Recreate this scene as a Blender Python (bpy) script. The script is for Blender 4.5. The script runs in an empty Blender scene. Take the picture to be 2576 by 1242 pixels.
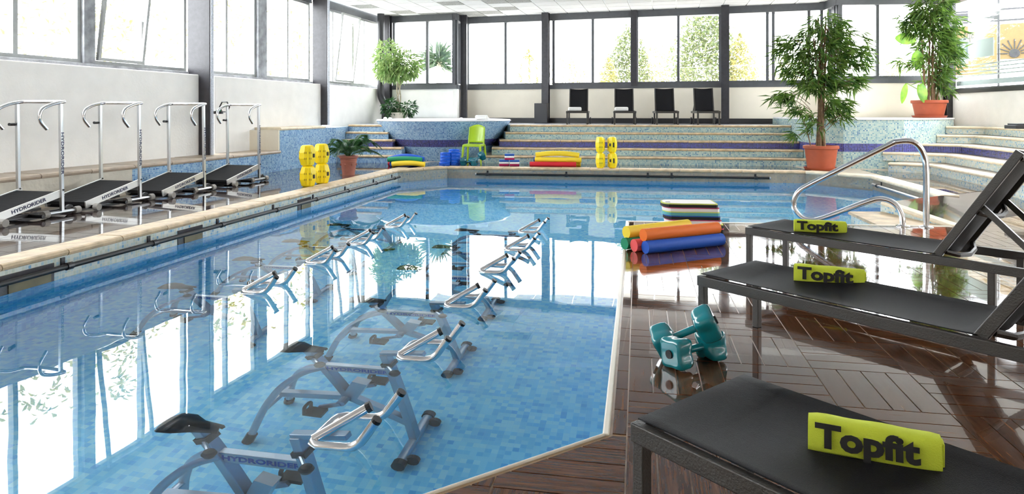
import bpy, bmesh, math, random
from mathutils import Vector, Matrix
R = random.Random(7)
sc = bpy.context.scene
C = sc.collection
F, CX, HY, CH = 1717.0, 1288.0, 280.0, 1.2      # focal length and principal point of the 2576 x 1242 photograph, eye height

# ---------------------------------------------------------------- camera, world, exposure
cd = bpy.data.cameras.new('camera'); cam = bpy.data.objects.new('camera', cd); C.objects.link(cam)
cam.location = (0, 0, CH); cam.rotation_euler = (math.pi/2, 0, 0)
cd.sensor_width = 36; cd.lens = 36*F/2576; cd.shift_y = -(621-HY)/2576; cd.clip_end = 300
sc.camera = cam
w = bpy.data.worlds.new('sky'); sc.world = w; w.use_nodes = True
bg = w.node_tree.nodes['Background']; bg.inputs[0].default_value = (0.93, 0.97, 1.0, 1); bg.inputs[1].default_value = 1.0
sc.view_settings.view_transform = 'Standard'; sc.view_settings.look = 'None'
sc.view_settings.gamma = 1.0; sc.view_settings.use_curve_mapping = False
sc.view_settings.exposure = 3.9
sc.cycles.use_denoising = True
sc.cycles.max_bounces = 14; sc.cycles.diffuse_bounces = 5; sc.cycles.glossy_bounces = 5
sc.cycles.transmission_bounces = 8; sc.cycles.transparent_max_bounces = 12

# ---------------------------------------------------------------- heights
ZW, ZN, ZF = -0.24, -0.10, -1.49     # water, near deck, pool floor (upper deck is 0)
RI = 0.174; ZT = 5*RI                # riser, terrace
CEIL = 4.0

def G(px, py, z):                    # the point at height z seen at a pixel of the photograph
    d = F*(CH-z)/(py-HY); return Vector(((px-CX)/F*d, d, z))
def XD(px, d, z=0): return Vector(((px-CX)/F*d, d, z))
def ZY(py, d): return CH-(py-HY)*d/F

# ---------------------------------------------------------------- materials
def newmat(name):
    m = bpy.data.materials.new(name); m.use_nodes = True
    nt = m.node_tree; return m, nt, nt.nodes, nt.links, nt.nodes['Principled BSDF']
def col4(c): return (c[0], c[1], c[2], 1)
def srgb(r, g, b):
    f = lambda c: (c/12.92 if c <= .04045 else ((c+.055)/1.055)**2.4)
    return tuple(f(v/255) for v in (r, g, b))
def mat(name, c, rough=.5, metal=0, spec=.5, noise=0, nscale=8, bump=0, bscale=40, coat=0, trans=0):
    m, nt, N, L, P = newmat(name)
    P.inputs['Base Color'].default_value = col4(c); P.inputs['Roughness'].default_value = rough
    P.inputs['Metallic'].default_value = metal; P.inputs['Specular IOR Level'].default_value = spec
    P.inputs['Coat Weight'].default_value = coat; P.inputs['Coat Roughness'].default_value = .05
    if noise or bump:
        tc = N.new('ShaderNodeTexCoord')
    if noise:
        t = N.new('ShaderNodeTexNoise'); t.inputs['Scale'].default_value = nscale; t.inputs['Detail'].default_value = 5
        L.new(tc.outputs['Object'], t.inputs['Vector'])
        r = N.new('ShaderNodeValToRGB'); r.color_ramp.elements[0].position = .3; r.color_ramp.elements[1].position = .7
        r.color_ramp.elements[0].color = col4([v*(1-noise) for v in c]); r.color_ramp.elements[1].color = col4([min(1, v*(1+noise)) for v in c])
        L.new(t.outputs['Fac'], r.inputs['Fac']); L.new(r.outputs['Color'], P.inputs['Base Color'])
    if bump:
        t2 = N.new('ShaderNodeTexNoise'); t2.inputs['Scale'].default_value = bscale; t2.inputs['Detail'].default_value = 3
        L.new(tc.outputs['Object'], t2.inputs['Vector'])
        b = N.new('ShaderNodeBump'); b.inputs['Strength'].default_value = bump; b.inputs['Distance'].default_value = .01
        L.new(t2.outputs['Fac'], b.inputs['Height']); L.new(b.outputs['Normal'], P.inputs['Normal'])
    return m
def mosaic(name, size, cols, grout, gw=.06, rough=.25, flat=False, sx=1.0, tone=.18):
    """square glass tiles laid by world position: every tile one random colour, pale joints"""
    m, nt, N, L, P = newmat(name)
    g = N.new('ShaderNodeNewGeometry')
    def vm(op, a=None, b=None):
        n = N.new('ShaderNodeVectorMath'); n.operation = op
        for i, v in enumerate((a, b)):
            if v is None: continue
            if isinstance(v, tuple): n.inputs[i].default_value = v
            else: L.new(v, n.inputs[i])
        return n
    def ma(op, a, b=None):
        n = N.new('ShaderNodeMath'); n.operation = op
        for i, v in enumerate((a, b)):
            if v is None: continue
            if isinstance(v, (int, float)): n.inputs[i].default_value = v
            else: L.new(v, n.inputs[i])
        return n.outputs[0]
    if flat:
        mp = N.new('ShaderNodeMapping'); mp.inputs['Rotation'].default_value = (0, 0, math.radians(10.3))
        L.new(g.outputs['Position'], mp.inputs['Vector'])
        s = N.new('ShaderNodeSeparateXYZ'); L.new(mp.outputs[0], s.inputs[0]); u, v = s.outputs[0], s.outputs[1]
    else:
        t = vm('NORMALIZE', vm('CROSS_PRODUCT', g.outputs['True Normal'], (0, 0, 1)).outputs[0])
        u = vm('DOT_PRODUCT', g.outputs['Position'], t.outputs[0]).outputs['Value']
        s = N.new('ShaderNodeSeparateXYZ'); L.new(g.outputs['Position'], s.inputs[0]); v = s.outputs[2]
    u = ma('DIVIDE', u, size*sx); v = ma('DIVIDE', v, size)
    cu, cv = ma('FLOOR', u), ma('FLOOR', v)
    cb = N.new('ShaderNodeCombineXYZ'); L.new(cu, cb.inputs[0]); L.new(cv, cb.inputs[1])
    wn = N.new('ShaderNodeTexWhiteNoise'); wn.noise_dimensions = '3D'; L.new(cb.outputs[0], wn.inputs['Vector'])
    rp = N.new('ShaderNodeValToRGB'); rp.color_ramp.interpolation = 'CONSTANT'
    els = rp.color_ramp.elements
    while len(els) < len(cols): els.new(.5)
    for e, (p, c) in zip(els, cols): e.position = p; e.color = col4(c)
    L.new(wn.outputs['Value'], rp.inputs['Fac'])
    au = ma('ABSOLUTE', ma('SUBTRACT', ma('FRACT', u), .5)); av = ma('ABSOLUTE', ma('SUBTRACT', ma('FRACT', v), .5))
    gr = ma('GREATER_THAN', ma('MAXIMUM', au, av), .5-gw)
    nz = N.new('ShaderNodeTexNoise'); nz.inputs['Scale'].default_value = 1.7; L.new(g.outputs['Position'], nz.inputs['Vector'])
    tv = ma('ADD', ma('MULTIPLY', nz.outputs['Fac'], tone*2), 1-tone)
    mul = vm('SCALE', rp.outputs['Color']); L.new(tv, mul.inputs['Scale'])
    mx = N.new('ShaderNodeMix'); mx.data_type = 'RGBA'
    L.new(gr, mx.inputs['Factor']); L.new(mul.outputs[0], mx.inputs['A']); mx.inputs['B'].default_value = col4(grout)
    L.new(mx.outputs['Result'], P.inputs['Base Color'])
    P.inputs['Roughness'].default_value = rough
    return m
def wood(name, dark, light, r0=.06, r1=.4, wet=1.6, coat=.8):
    m, nt, N, L, P = newmat(name)
    tc = N.new('ShaderNodeTexCoord'); g = N.new('ShaderNodeNewGeometry'); oi = N.new('ShaderNodeObjectInfo')
    add = N.new('ShaderNodeVectorMath'); add.operation = 'ADD'
    L.new(tc.outputs['Object'], add.inputs[0]); L.new(oi.outputs['Location'], add.inputs[1])
    mp = N.new('ShaderNodeMapping'); mp.inputs['Scale'].default_value = (2.2, 38, 10); L.new(add.outputs[0], mp.inputs['Vector'])
    t = N.new('ShaderNodeTexNoise'); t.inputs['Scale'].default_value = 1.6; t.inputs['Detail'].default_value = 7; t.inputs['Roughness'].default_value = .65
    L.new(mp.outputs[0], t.inputs['Vector'])
    r = N.new('ShaderNodeValToRGB'); r.color_ramp.elements[0].position = .36; r.color_ramp.elements[1].position = .72
    r.color_ramp.elements[0].color = col4(dark); r.color_ramp.elements[1].color = col4(light)
    L.new(t.outputs['Fac'], r.inputs['Fac']); L.new(r.outputs['Color'], P.inputs['Base Color'])
    n2 = N.new('ShaderNodeTexNoise'); n2.inputs['Scale'].default_value = wet; n2.inputs['Detail'].default_value = 4; n2.inputs['Distortion'].default_value = .8
    L.new(g.outputs['Position'], n2.inputs['Vector'])
    rr = N.new('ShaderNodeMapRange'); rr.inputs['From Min'].default_value = .42; rr.inputs['From Max'].default_value = .6
    rr.inputs['To Min'].default_value = r0; rr.inputs['To Max'].default_value = r1
    L.new(n2.outputs['Fac'], rr.inputs['Value']); L.new(rr.outputs[0], P.inputs['Roughness'])
    n3 = N.new('ShaderNodeTexNoise'); n3.inputs['Scale'].default_value = 9; n3.inputs['Detail'].default_value = 3
    L.new(g.outputs['Position'], n3.inputs['Vector'])
    b = N.new('ShaderNodeBump'); b.inputs['Strength'].default_value = .02; b.inputs['Distance'].default_value = .006
    L.new(n3.outputs['Fac'], b.inputs['Height']); L.new(b.outputs['Normal'], P.inputs['Normal'])
    P.inputs['Specular IOR Level'].default_value = .15
    P.inputs['Coat Weight'].default_value = coat; P.inputs['Coat Roughness'].default_value = .02; L.new(b.outputs['Normal'], P.inputs['Coat Normal'])
    return m
def leafmat(name, c, c2, trans=.35):
    m, nt, N, L, P = newmat(name)
    g = N.new('ShaderNodeNewGeometry')
    wn = N.new('ShaderNodeTexNoise'); wn.inputs['Scale'].default_value = 6; L.new(g.outputs['Position'], wn.inputs['Vector'])
    r = N.new('ShaderNodeValToRGB'); r.color_ramp.elements[0].position = .35; r.color_ramp.elements[1].position = .65
    r.color_ramp.elements[0].color = col4(c); r.color_ramp.elements[1].color = col4(c2)
    L.new(wn.outputs['Fac'], r.inputs['Fac']); L.new(r.outputs['Color'], P.inputs['Base Color'])
    P.inputs['Roughness'].default_value = .4
    tr = N.new('ShaderNodeBsdfTranslucent'); L.new(r.outputs['Color'], tr.inputs['Color'])
    mx = N.new('ShaderNodeMixShader'); mx.inputs[0].default_value = trans
    L.new(P.outputs[0], mx.inputs[1]); L.new(tr.outputs[0], mx.inputs[2]); L.new(mx.outputs[0], N['Material Output'].inputs['Surface'])
    return m
def paneglass(name, tint=(1, 1, 1), k=1.0):
    m, nt, N, L, P = newmat(name)
    N.remove(P); tr = N.new('ShaderNodeBsdfTransparent'); tr.inputs[0].default_value = col4(tint)
    gl = N.new('ShaderNodeBsdfGlossy'); gl.inputs['Roughness'].default_value = .0; gl.inputs[0].default_value = (.9, .95, .95, 1)
    mx = N.new('ShaderNodeMixShader'); mx.inputs[0].default_value = .05
    L.new(tr.outputs[0], mx.inputs[1]); L.new(gl.outputs[0], mx.inputs[2])
    L.new(mx.outputs[0], N['Material Output'].inputs['Surface']); return m
def watermat():
    m, nt, N, L, P = newmat('pool_water')
    N.remove(P); gl = N.new('ShaderNodeBsdfGlass'); gl.inputs['IOR'].default_value = 1.333; gl.inputs['Roughness'].default_value = 0
    gl.inputs['Color'].default_value = (.97, 1, 1, 1)
    g = N.new('ShaderNodeNewGeometry')
    a = N.new('ShaderNodeTexNoise'); a.inputs['Scale'].default_value = 1.9; a.inputs['Detail'].default_value = 1.2; L.new(g.outputs['Position'], a.inputs['Vector'])
    b = N.new('ShaderNodeBump'); b.inputs['Strength'].default_value = .35; b.inputs['Distance'].default_value = .003
    L.new(a.outputs['Fac'], b.inputs['Height']); L.new(b.outputs['Normal'], gl.inputs['Normal'])
    L.new(gl.outputs[0], N['Material Output'].inputs['Surface']); return m

M = {}
M['plaster'] = mat('cream_plaster', srgb(240, 237, 232), .7, noise=.04, nscale=3, bump=.25, bscale=25)
M['plaster_warm'] = mat('warm_plaster', srgb(243, 234, 216), .7, noise=.03, nscale=2, bump=.15, bscale=25)
M['rough_plaster'] = mat('rough_plaster', srgb(205, 198, 184), .8, noise=.1, nscale=5, bump=.9, bscale=9)
M['concrete'] = mat('stained_concrete', srgb(150, 152, 156), .8, noise=.35, nscale=6, bump=.5)
M['steel_dark'] = mat('painted_steel', srgb(52, 51, 56), .35, noise=.2, nscale=14, bump=.15, bscale=60)
M['steel_light'] = mat('speckled_flange', srgb(178, 182, 192), .45, noise=.3, nscale=60)
M['frame_dark'] = mat('charcoal_frame', srgb(84, 86, 90), .4, noise=.1, nscale=10)
M['frame_grey'] = mat('grey_frame', srgb(150, 152, 150), .4, noise=.1, nscale=10)
M['belt'] = mat('running_belt', (.012, .012, .013), .8, spec=.15)
M['black'] = mat('black_rubber', (.012, .012, .013), .45)
M['blackpaint'] = mat('black_paint', srgb(40, 40, 44), .35)
M['grout'] = mat('pale_grout', srgb(196, 180, 158), .35, noise=.15)
M['grout_brown'] = mat('tan_grout', srgb(170, 142, 110), .3, noise=.2)
M['deckwood'] = wood('wet_wood_tile', srgb(58, 33, 19), srgb(122, 79, 48), .03, .13)
M['deckgrey'] = wood('wet_reflection_grey_tile', srgb(50, 42, 41), srgb(86, 74, 70), .03, .12, 1.1, .45)  # same deck tile, grey of grazing reflections put into its colour
M['coping'] = mat('sandstone_coping', srgb(196, 172, 138), .5, noise=.3, nscale=7, bump=.3)
M['coping_pale'] = mat('pale_sandstone', srgb(232, 217, 190), .5, noise=.12, nscale=7, bump=.3)
M['tread'] = mat('stone_tread', srgb(176, 160, 142), .4, noise=.15, nscale=6)
M['terrace'] = mat('terrace_tile', srgb(176, 180, 190), .25, noise=.1, nscale=3)
M['ivory'] = mat('ivory_edge', srgb(236, 228, 212), .4)
W1, W2, W3, W4, W5 = srgb(214, 220, 212), srgb(190, 210, 212), srgb(164, 196, 210), srgb(110, 164, 204), srgb(198, 208, 194)
M['mos_light'] = mosaic('pale_mosaic', .03, [(0, W1), (.3, W5), (.52, W2), (.76, W3), (.93, W4)], srgb(226, 220, 205))
M['mos_mid'] = mosaic('aqua_mosaic', .03, [(0, srgb(160, 190, 188)), (.3, srgb(178, 198, 190)), (.55, srgb(140, 176, 182)), (.78, srgb(116, 158, 174)), (.94, srgb(80, 126, 160))], srgb(196, 198, 184), .07)
M['mos_blue'] = mosaic('blue_mosaic', .03, [(0, srgb(134, 178, 214)), (.3, srgb(154, 194, 222)), (.55, srgb(114, 162, 208)), (.8, srgb(96, 144, 198)), (.95, srgb(72, 118, 180))], srgb(196, 210, 220), .06)
M['mos_navy'] = mosaic('navy_mosaic', .03, [(0, srgb(38, 38, 110)), (.4, srgb(48, 52, 140)), (.75, srgb(30, 30, 86))], srgb(168, 170, 205), .055)
M['pool_side'] = mosaic('pool_wall_mosaic', .04, [(0, srgb(80, 186, 246)), (.35, srgb(104, 202, 250)), (.65, srgb(70, 174, 242)), (.85, srgb(130, 214, 252))], srgb(120, 206, 250), .03, .3, tone=.06)
M['pool_floor'] = mosaic('pool_floor_mosaic', .04, [(0, srgb(114, 209, 253)), (.3, srgb(130, 218, 254)), (.55, srgb(100, 199, 251)), (.75, srgb(150, 226, 254)), (.95, srgb(82, 183, 246))], srgb(130, 216, 253), .02, .3, flat=True, tone=.06)
M['water'] = watermat()
M['glass'] = paneglass('window_glass')
M['chrome'] = mat('polished_steel', (.78, .78, .80), .09, 1)
M['steel'] = mat('brushed_steel', (.62, .64, .66), .28, 1)
M['bikesteel'] = mat('pool_steel', (.42, .47, .54), .3, .85)
M['alu'] = mat('aluminium', srgb(214, 214, 212), .3, .6)
M['sling'] = mat('black_sling_mesh', (.011, .011, .013), .55, spec=.14, bump=.5, bscale=420)
M['lframe'] = mat('anthracite_frame', srgb(66, 63, 60), .36, .2, bump=.2, bscale=160)
M['lime'] = mat('lime_towel', srgb(214, 228, 66), .85, bump=.3, bscale=300)
M['ink'] = mat('black_print', (.01, .01, .01), .6)
M['navyink'] = mat('navy_print', srgb(22, 30, 74), .5)
M['blueink'] = mat('blue_print', srgb(28, 66, 170), .5)
M['teal'] = mat('teal_vinyl', srgb(16, 128, 138), .18, coat=.5)
M['tealdark'] = mat('deep_teal_vinyl', srgb(14, 96, 112), .25)
M['terra'] = mat('terracotta', srgb(164, 76, 44), .55, noise=.08)
M['terra2'] = mat('aged_terracotta', srgb(160, 96, 80), .6, noise=.15)
M['soil'] = mat('soil', srgb(60, 44, 32), .9, noise=.3)
M['bark'] = mat('bark', srgb(120, 92, 66), .8, noise=.3, nscale=20, bump=.5)
M['bark_pale'] = mat('pale_bark', srgb(170, 160, 140), .8, noise=.25, nscale=20)
M['bamboo'] = leafmat('bamboo_leaf', srgb(50, 86, 34), srgb(116, 148, 64))
M['ficus'] = leafmat('ficus_leaf', srgb(112, 150, 82), srgb(186, 204, 140))
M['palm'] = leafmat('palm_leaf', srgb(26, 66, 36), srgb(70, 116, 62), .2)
M['broad'] = leafmat('broad_leaf', srgb(96, 150, 40), srgb(150, 190, 60), .4)
M['outleaf'] = leafmat('garden_leaf', srgb(118, 124, 74), srgb(178, 166, 104), .5)
M['outleaf2'] = leafmat('garden_leaf_dark', srgb(86, 102, 70), srgb(128, 134, 88), .4)
M['yucca'] = leafmat('yucca_leaf', srgb(44, 66, 54), srgb(78, 96, 72), .15)
M['bounce_ground'] = mat('pale_bounce_ground', srgb(196, 192, 184), .9, noise=.1)  # pale neutral ground colour chosen for its upward bounce light
M['yellow'] = mat('yellow_foam', srgb(250, 218, 20), .4)
M['yelshade'] = mat('yellow_slot_shade', srgb(150, 120, 10), .5)  # darker foam yellow on raised strips, painted shade of the slots
M['n_yellow'] = mat('yellow_noodle', srgb(246, 214, 52), .6); M['n_orange'] = mat('orange_noodle', srgb(240, 116, 24), .6)
M['n_blue'] = mat('blue_noodle', srgb(18, 84, 190), .6); M['n_red'] = mat('red_noodle', srgb(206, 30, 44), .6)
M['n_pink'] = mat('coral_noodle', srgb(240, 92, 92), .6); M['n_green'] = mat('green_noodle', srgb(16, 140, 96), .6)
M['cuff'] = mat('blue_cuff', srgb(18, 96, 214), .4)
M['f_white'] = mat('white_foam', srgb(244, 240, 236), .7); M['f_mag'] = mat('magenta_foam', srgb(170, 22, 84), .6)
M['f_blue'] = mat('blue_foam', srgb(24, 84, 170), .6); M['f_black'] = mat('black_foam', srgb(24, 24, 26), .7)
M['f_teal'] = mat('teal_foam', srgb(92, 170, 176), .7); M['f_pink'] = mat('pink_edge', srgb(190, 70, 110), .7); M['f_lime'] = mat('lime_edge', srgb(206, 214, 110), .7)
M['chairgreen'] = mat('lime_plastic', srgb(176, 208, 40), .3, coat=.3)
M['towelwhite'] = mat('white_towel', srgb(246, 244, 240), .9, bump=.4, bscale=80)
M['ceil'] = mat('ceiling_tile', srgb(196, 196, 197), .8, noise=.04, nscale=4)
M['ceil_dot'] = mat('stained_ceiling_tile', srgb(128, 128, 126), .8, noise=.4, nscale=28)
M['tbar'] = mat('white_tbar', srgb(240, 240, 240), .5)
M['rimwhite'] = mat('acrylic_white', srgb(240, 240, 244), .2)
M['frost'] = mat('frosted_film', srgb(190, 205, 205), .6)
M['tan_shaded'] = mat('shaded_tan_board', srgb(96, 78, 44), .7)  # board's shade put into the colour, darkened against the bright outdoors
M['olive'] = mat('skimmer_plate', srgb(112, 104, 78), .5, noise=.2)

# ---------------------------------------------------------------- mesh helpers
class B:
    def __init__(s): s.v = []; s.f = []; s.mi = []; s.cur = 0
    def add(s, vs, fs):
        o = len(s.v); s.v += [tuple(v) for v in vs]
        for f in fs: s.f.append(tuple(i+o for i in f)); s.mi.append(s.cur)
        return s
    def box(s, c, sz, m=None):
        x, y, z = sz[0]/2, sz[1]/2, sz[2]/2
        vs = [Vector((a*x, b*y, d*z)) for d in (-1, 1) for b in (-1, 1) for a in (-1, 1)]
        if m is not None: vs = [m @ v for v in vs]
        vs = [v+Vector(c) for v in vs]
        return s.add(vs, [(0, 2, 3, 1), (4, 5, 7, 6), (0, 1, 5, 4), (2, 6, 7, 3), (0, 4, 6, 2), (1, 3, 7, 5)])
    def beam(s, a, b, w, h, up=(0, 0, 1)):
        a, b = Vector(a), Vector(b); x = (b-a).normalized(); up = Vector(up)
        if abs(x.dot(up)) > .98: up = Vector((1, 0, 0)) if abs(x.x) < .9 else Vector((0, 1, 0))
        y = up.cross(x).normalized(); z = x.cross(y)
        m = Matrix((x, y, z)).transposed()
        return s.box((a+b)/2, ((b-a).length, w, h), m)
    def prism(s, poly, z0, z1, topmat=None):
        n = len(poly); vs = [(p[0], p[1], z0) for p in poly]+[(p[0], p[1], z1) for p in poly]
        area = sum(poly[i][0]*poly[(i+1) % n][1]-poly[(i+1) % n][0]*poly[i][1] for i in range(n))
        if area < 0:
            poly = poly[::-1]; return s.prism(poly, z0, z1, topmat)
        s.add(vs, [tuple(range(n))[::-1]]+[(i, (i+1) % n, n+(i+1) % n, n+i) for i in range(n)])
        c = s.cur
        if topmat is not None: s.cur = topmat
        s.add([(p[0], p[1], z1) for p in poly], [tuple(range(n))]); s.cur = c
        return s
    def tube(s, pts, r, n=10, cap=True):
        pts = [Vector(p) for p in pts]; rs = r if isinstance(r, (list, tuple)) else [r]*len(pts)
        o = len(s.v); prev = None
        for i, p in enumerate(pts):
            t = (pts[min(i+1, len(pts)-1)]-pts[max(i-1, 0)]).normalized()
            if prev is None:
                a = Vector((0, 0, 1)) if abs(t.z) < .9 else Vector((1, 0, 0)); x = a.cross(t).normalized()
            else:
                x = (prev-t*prev.dot(t)).normalized()
            prev = x; y = t.cross(x)
            for k in range(n):
                q = p+(x*math.cos(2*math.pi*k/n)+y*math.sin(2*math.pi*k/n))*rs[i]; s.v.append(tuple(q))
        for i in range(len(pts)-1):
            for k in range(n):
                s.f.append((o+i*n+k, o+i*n+(k+1) % n, o+(i+1)*n+(k+1) % n, o+(i+1)*n+k)); s.mi.append(s.cur)
        if cap:
            s.f.append(tuple(o+k for k in range(n))[::-1]); s.mi.append(s.cur)
            e = o+(len(pts)-1)*n; s.f.append(tuple(e+k for k in range(n))); s.mi.append(s.cur)
        return s
    def lathe(s, prof, n=24, c=(0, 0, 0), ph=0, sy=1.0):
        o = len(s.v)
        for r, z in prof:
            for k in range(n):
                a = 2*math.pi*k/n+ph; s.v.append((c[0]+r*math.cos(a), c[1]+r*math.sin(a)*sy, c[2]+z))
        for i in range(len(prof)-1):
            for k in range(n):
                s.f.append((o+i*n+k, o+i*n+(k+1) % n, o+(i+1)*n+(k+1) % n, o+(i+1)*n+k)); s.mi.append(s.cur)
        if prof[0][0] > 1e-4: s.f.append(tuple(o+k for k in range(n))[::-1]); s.mi.append(s.cur)
        if prof[-1][0] > 1e-4:
            e = o+(len(prof)-1)*n; s.f.append(tuple(e+k for k in range(n))); s.mi.append(s.cur)
        return s
    def mesh(s, name, mats, smooth=False, bevel=0):
        me = bpy.data.meshes.new(name); me.from_pydata(s.v, [], s.f)
        for m in (mats if isinstance(mats, (list, tuple)) else [mats]): me.materials.append(M[m] if isinstance(m, str) else m)
        me.polygons.foreach_set('material_index', s.mi)
        if smooth: me.shade_smooth()
        me.update(); return me
def fillet(pts, r, n=5):
    pts = [Vector(p) for p in pts]; out = [pts[0]]
    for i in range(1, len(pts)-1):
        a, b, c = pts[i-1], pts[i], pts[i+1]
        l = min(r, (a-b).length*.48, (c-b).length*.48)
        p, q = b+(a-b).normalized()*l, b+(c-b).normalized()*l
        for k in range(n+1):
            t = k/n; out.append(p*(1-t)**2+b*2*t*(1-t)+q*t*t)
    out.append(pts[-1]); return out
def link(name, data, parent=None, label=None, cat=None, group=None, kind=None, loc=None, rz=None):
    o = bpy.data.objects.new(name, data); C.objects.link(o)
    if parent is not None: o.parent = parent
    if label: o['label'] = label
    if cat: o['category'] = cat
    if group: o['group'] = group
    if kind: o['kind'] = kind
    if loc is not None: o.location = loc
    if rz is not None: o.rotation_euler = (0, 0, rz)
    return o
def obj(name, b, m, parent=None, smooth=False, bevel=0, **k):
    o = link(name, b.mesh(name, m, smooth), parent, **k)
    if bevel:
        md = o.modifiers.new('bevel', 'BEVEL'); md.width = bevel; md.segments = 2; md.limit_method = 'ANGLE'
    return o
def autosmooth(o, deg=40):
    me = o.data; me.shade_smooth(); me.set_sharp_from_angle(angle=math.radians(deg)); return o
def thing(name, label, cat, loc=(0, 0, 0), rz=0, group=None): return link(name, None, None, label, cat, group, None, loc, rz)
def copy_tree(o, parent=None, label=None):
    c = o.copy(); C.objects.link(c); c.parent = parent
    if label: c['label'] = label
    for ch in list(o.children): copy_tree(ch, c)
    return c
def text(body, size, m, parent, mtx, name='lettering', bold=0.0, sx=1.0, ext=.0006, align='CENTER', fit=None):
    cu = bpy.data.curves.new('lettering', 'FONT'); cu.body = body; cu.size = size; cu.offset = bold; cu.extrude = ext
    cu.align_x = align; cu.align_y = 'BOTTOM_BASELINE' if fit else 'CENTER'; cu.resolution_u = 3
    t = bpy.data.objects.new('tmp_text', cu); C.objects.link(t)
    bpy.context.view_layer.update()
    me = bpy.data.meshes.new_from_object(t.evaluated_get(bpy.context.evaluated_depsgraph_get()))
    bpy.data.objects.remove(t); bpy.data.curves.remove(cu)
    if fit:                          # width and cap height of the print
        xs_ = [v.co.x for v in me.vertices]; ym = max(v.co.y for v in me.vertices)
        me.transform(Matrix.Translation((-(max(xs_)+min(xs_))/2, 0, 0))); me.transform(Matrix.Diagonal((fit[0]/(max(xs_)-min(xs_)), fit[1]/ym, 1, 1)))
    me.transform(Matrix.Diagonal((sx, 1, 1, 1))); me.transform(mtx); me.materials.clear(); me.materials.append(M[m]); me.name = name
    return link(name, me, parent)
def frame(x, y, o):                  # matrix from two axes and an origin
    x = Vector(x).normalized(); y = Vector(y); y = (y-x*y.dot(x)).normalized(); z = x.cross(y)
    m = Matrix((x, y, z)).transposed().to_4x4(); m.translation = Vector(o); return m
def clip(poly, hp):                  # convex clip: keep a*x+b*y+c >= 0
    for a, b, c in hp:
        out = []
        for i in range(len(poly)):
            p, q = poly[i], poly[(i+1) % len(poly)]
            dp, dq = a*p[0]+b*p[1]+c, a*q[0]+b*q[1]+c
            if dp >= 0: out.append(p)
            if (dp >= 0) != (dq >= 0):
                t = dp/(dp-dq); out.append((p[0]+(q[0]-p[0])*t, p[1]+(q[1]-p[1])*t))
        poly = out
        if len(poly) < 3: return []
    return poly
def left_of(p, q):                   # half plane on the left of p -> q
    a, b = -(q[1]-p[1]), q[0]-p[0]; return (a, b, -(a*p[0]+b*p[1]))
def inset(poly, e):
    cx = sum(p[0] for p in poly)/len(poly); cy = sum(p[1] for p in poly)/len(poly); out = []
    for p in poly:
        dx, dy = cx-p[0], cy-p[1]; l = math.hypot(dx, dy) or 1; out.append((p[0]+dx/l*e, p[1]+dy/l*e))
    return out
# ================================================================ THE SETTING
V2 = lambda x, y: Vector((x, y))
def ang(p, q): return math.atan2(q[1]-p[1], q[0]-p[0])
def lerp(p, q, t): return (p[0]+(q[0]-p[0])*t, p[1]+(q[1]-p[1])*t)
def hit(px, p, q):                   # where the sight line through a pixel column meets the wall line p-q
    k = (px-CX)/F; dx, dy = q[0]-p[0], q[1]-p[1]
    t = (k*p[1]-p[0])/(dx-k*dy); return (p[0]+dx*t, p[1]+dy*t)

# pool outline
LS = .1912
def leftline(d): return (-4.004+LS*(d-5.338), d)
P0, P1 = leftline(.28), (-3.4, .28)
PB, PA, PE, PD = (.3757, 2.745), (1.361, 8.087), (4.97, 7.723), (4.864, 9.01)
C5, C4, C3, C2, C1 = (6.14, 9.765), (6.68, 12.64), (5.892, 13.69), (-1.402, 14.77), leftline(14.0)
POOL = [P0, P1, PB, PA, PE, PD, C5, C4, C3, C2, C1]
RB, RT = (7.14, 9.0), (7.36, 10.45)           # foot and head of the ramp at the right

def struct(name, b, m, parent=None, **k):
    return obj(name, b, m, parent, kind='structure' if parent is None else None, **k)

pool = struct('floor_pool', B().prism(POOL, ZF-.1, ZF), ['pool_floor'])
wl = B(); wu = B()
pn = len(POOL)
for i in range(pn):
    p, q = POOL[i], POOL[(i+1) % pn]
    top = -.02 if i >= 4 else (ZN-.03 if 1 <= i <= 3 else -.02)
    if i == 4: top = ZN-.02
    wl.add([(p[0], p[1], ZF), (q[0], q[1], ZF), (q[0], q[1], ZW-.03), (p[0], p[1], ZW-.03)], [(0, 1, 2, 3)])
    wu.add([(p[0], p[1], ZW-.03), (q[0], q[1], ZW-.03), (q[0], q[1], top), (p[0], p[1], top)], [(0, 1, 2, 3)])
pw = struct('wall_pool', wl, ['pool_side'])
obj('waterline_mosaic', wu, ['mos_light'], pw)
b = B().add([(p[0], p[1], ZW) for p in POOL], [tuple(range(pn))])
obj('pool_water', b, ['water'], label='clear still blue water filling the swimming pool', cat='water')
# step in the right corner of the pool
b = B().prism([(4.45, 8.96), (4.86, 8.95), (4.95, 7.74), (4.25, 7.80)], ZW-.4, -.15); b.cur = 1
b.prism([(4.42, 8.98), (4.86, 8.97), (4.95, 7.74), (4.22, 7.80)], -.15, -.115)
struct('trim_1', b, ['mos_light', 'coping'])

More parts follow.
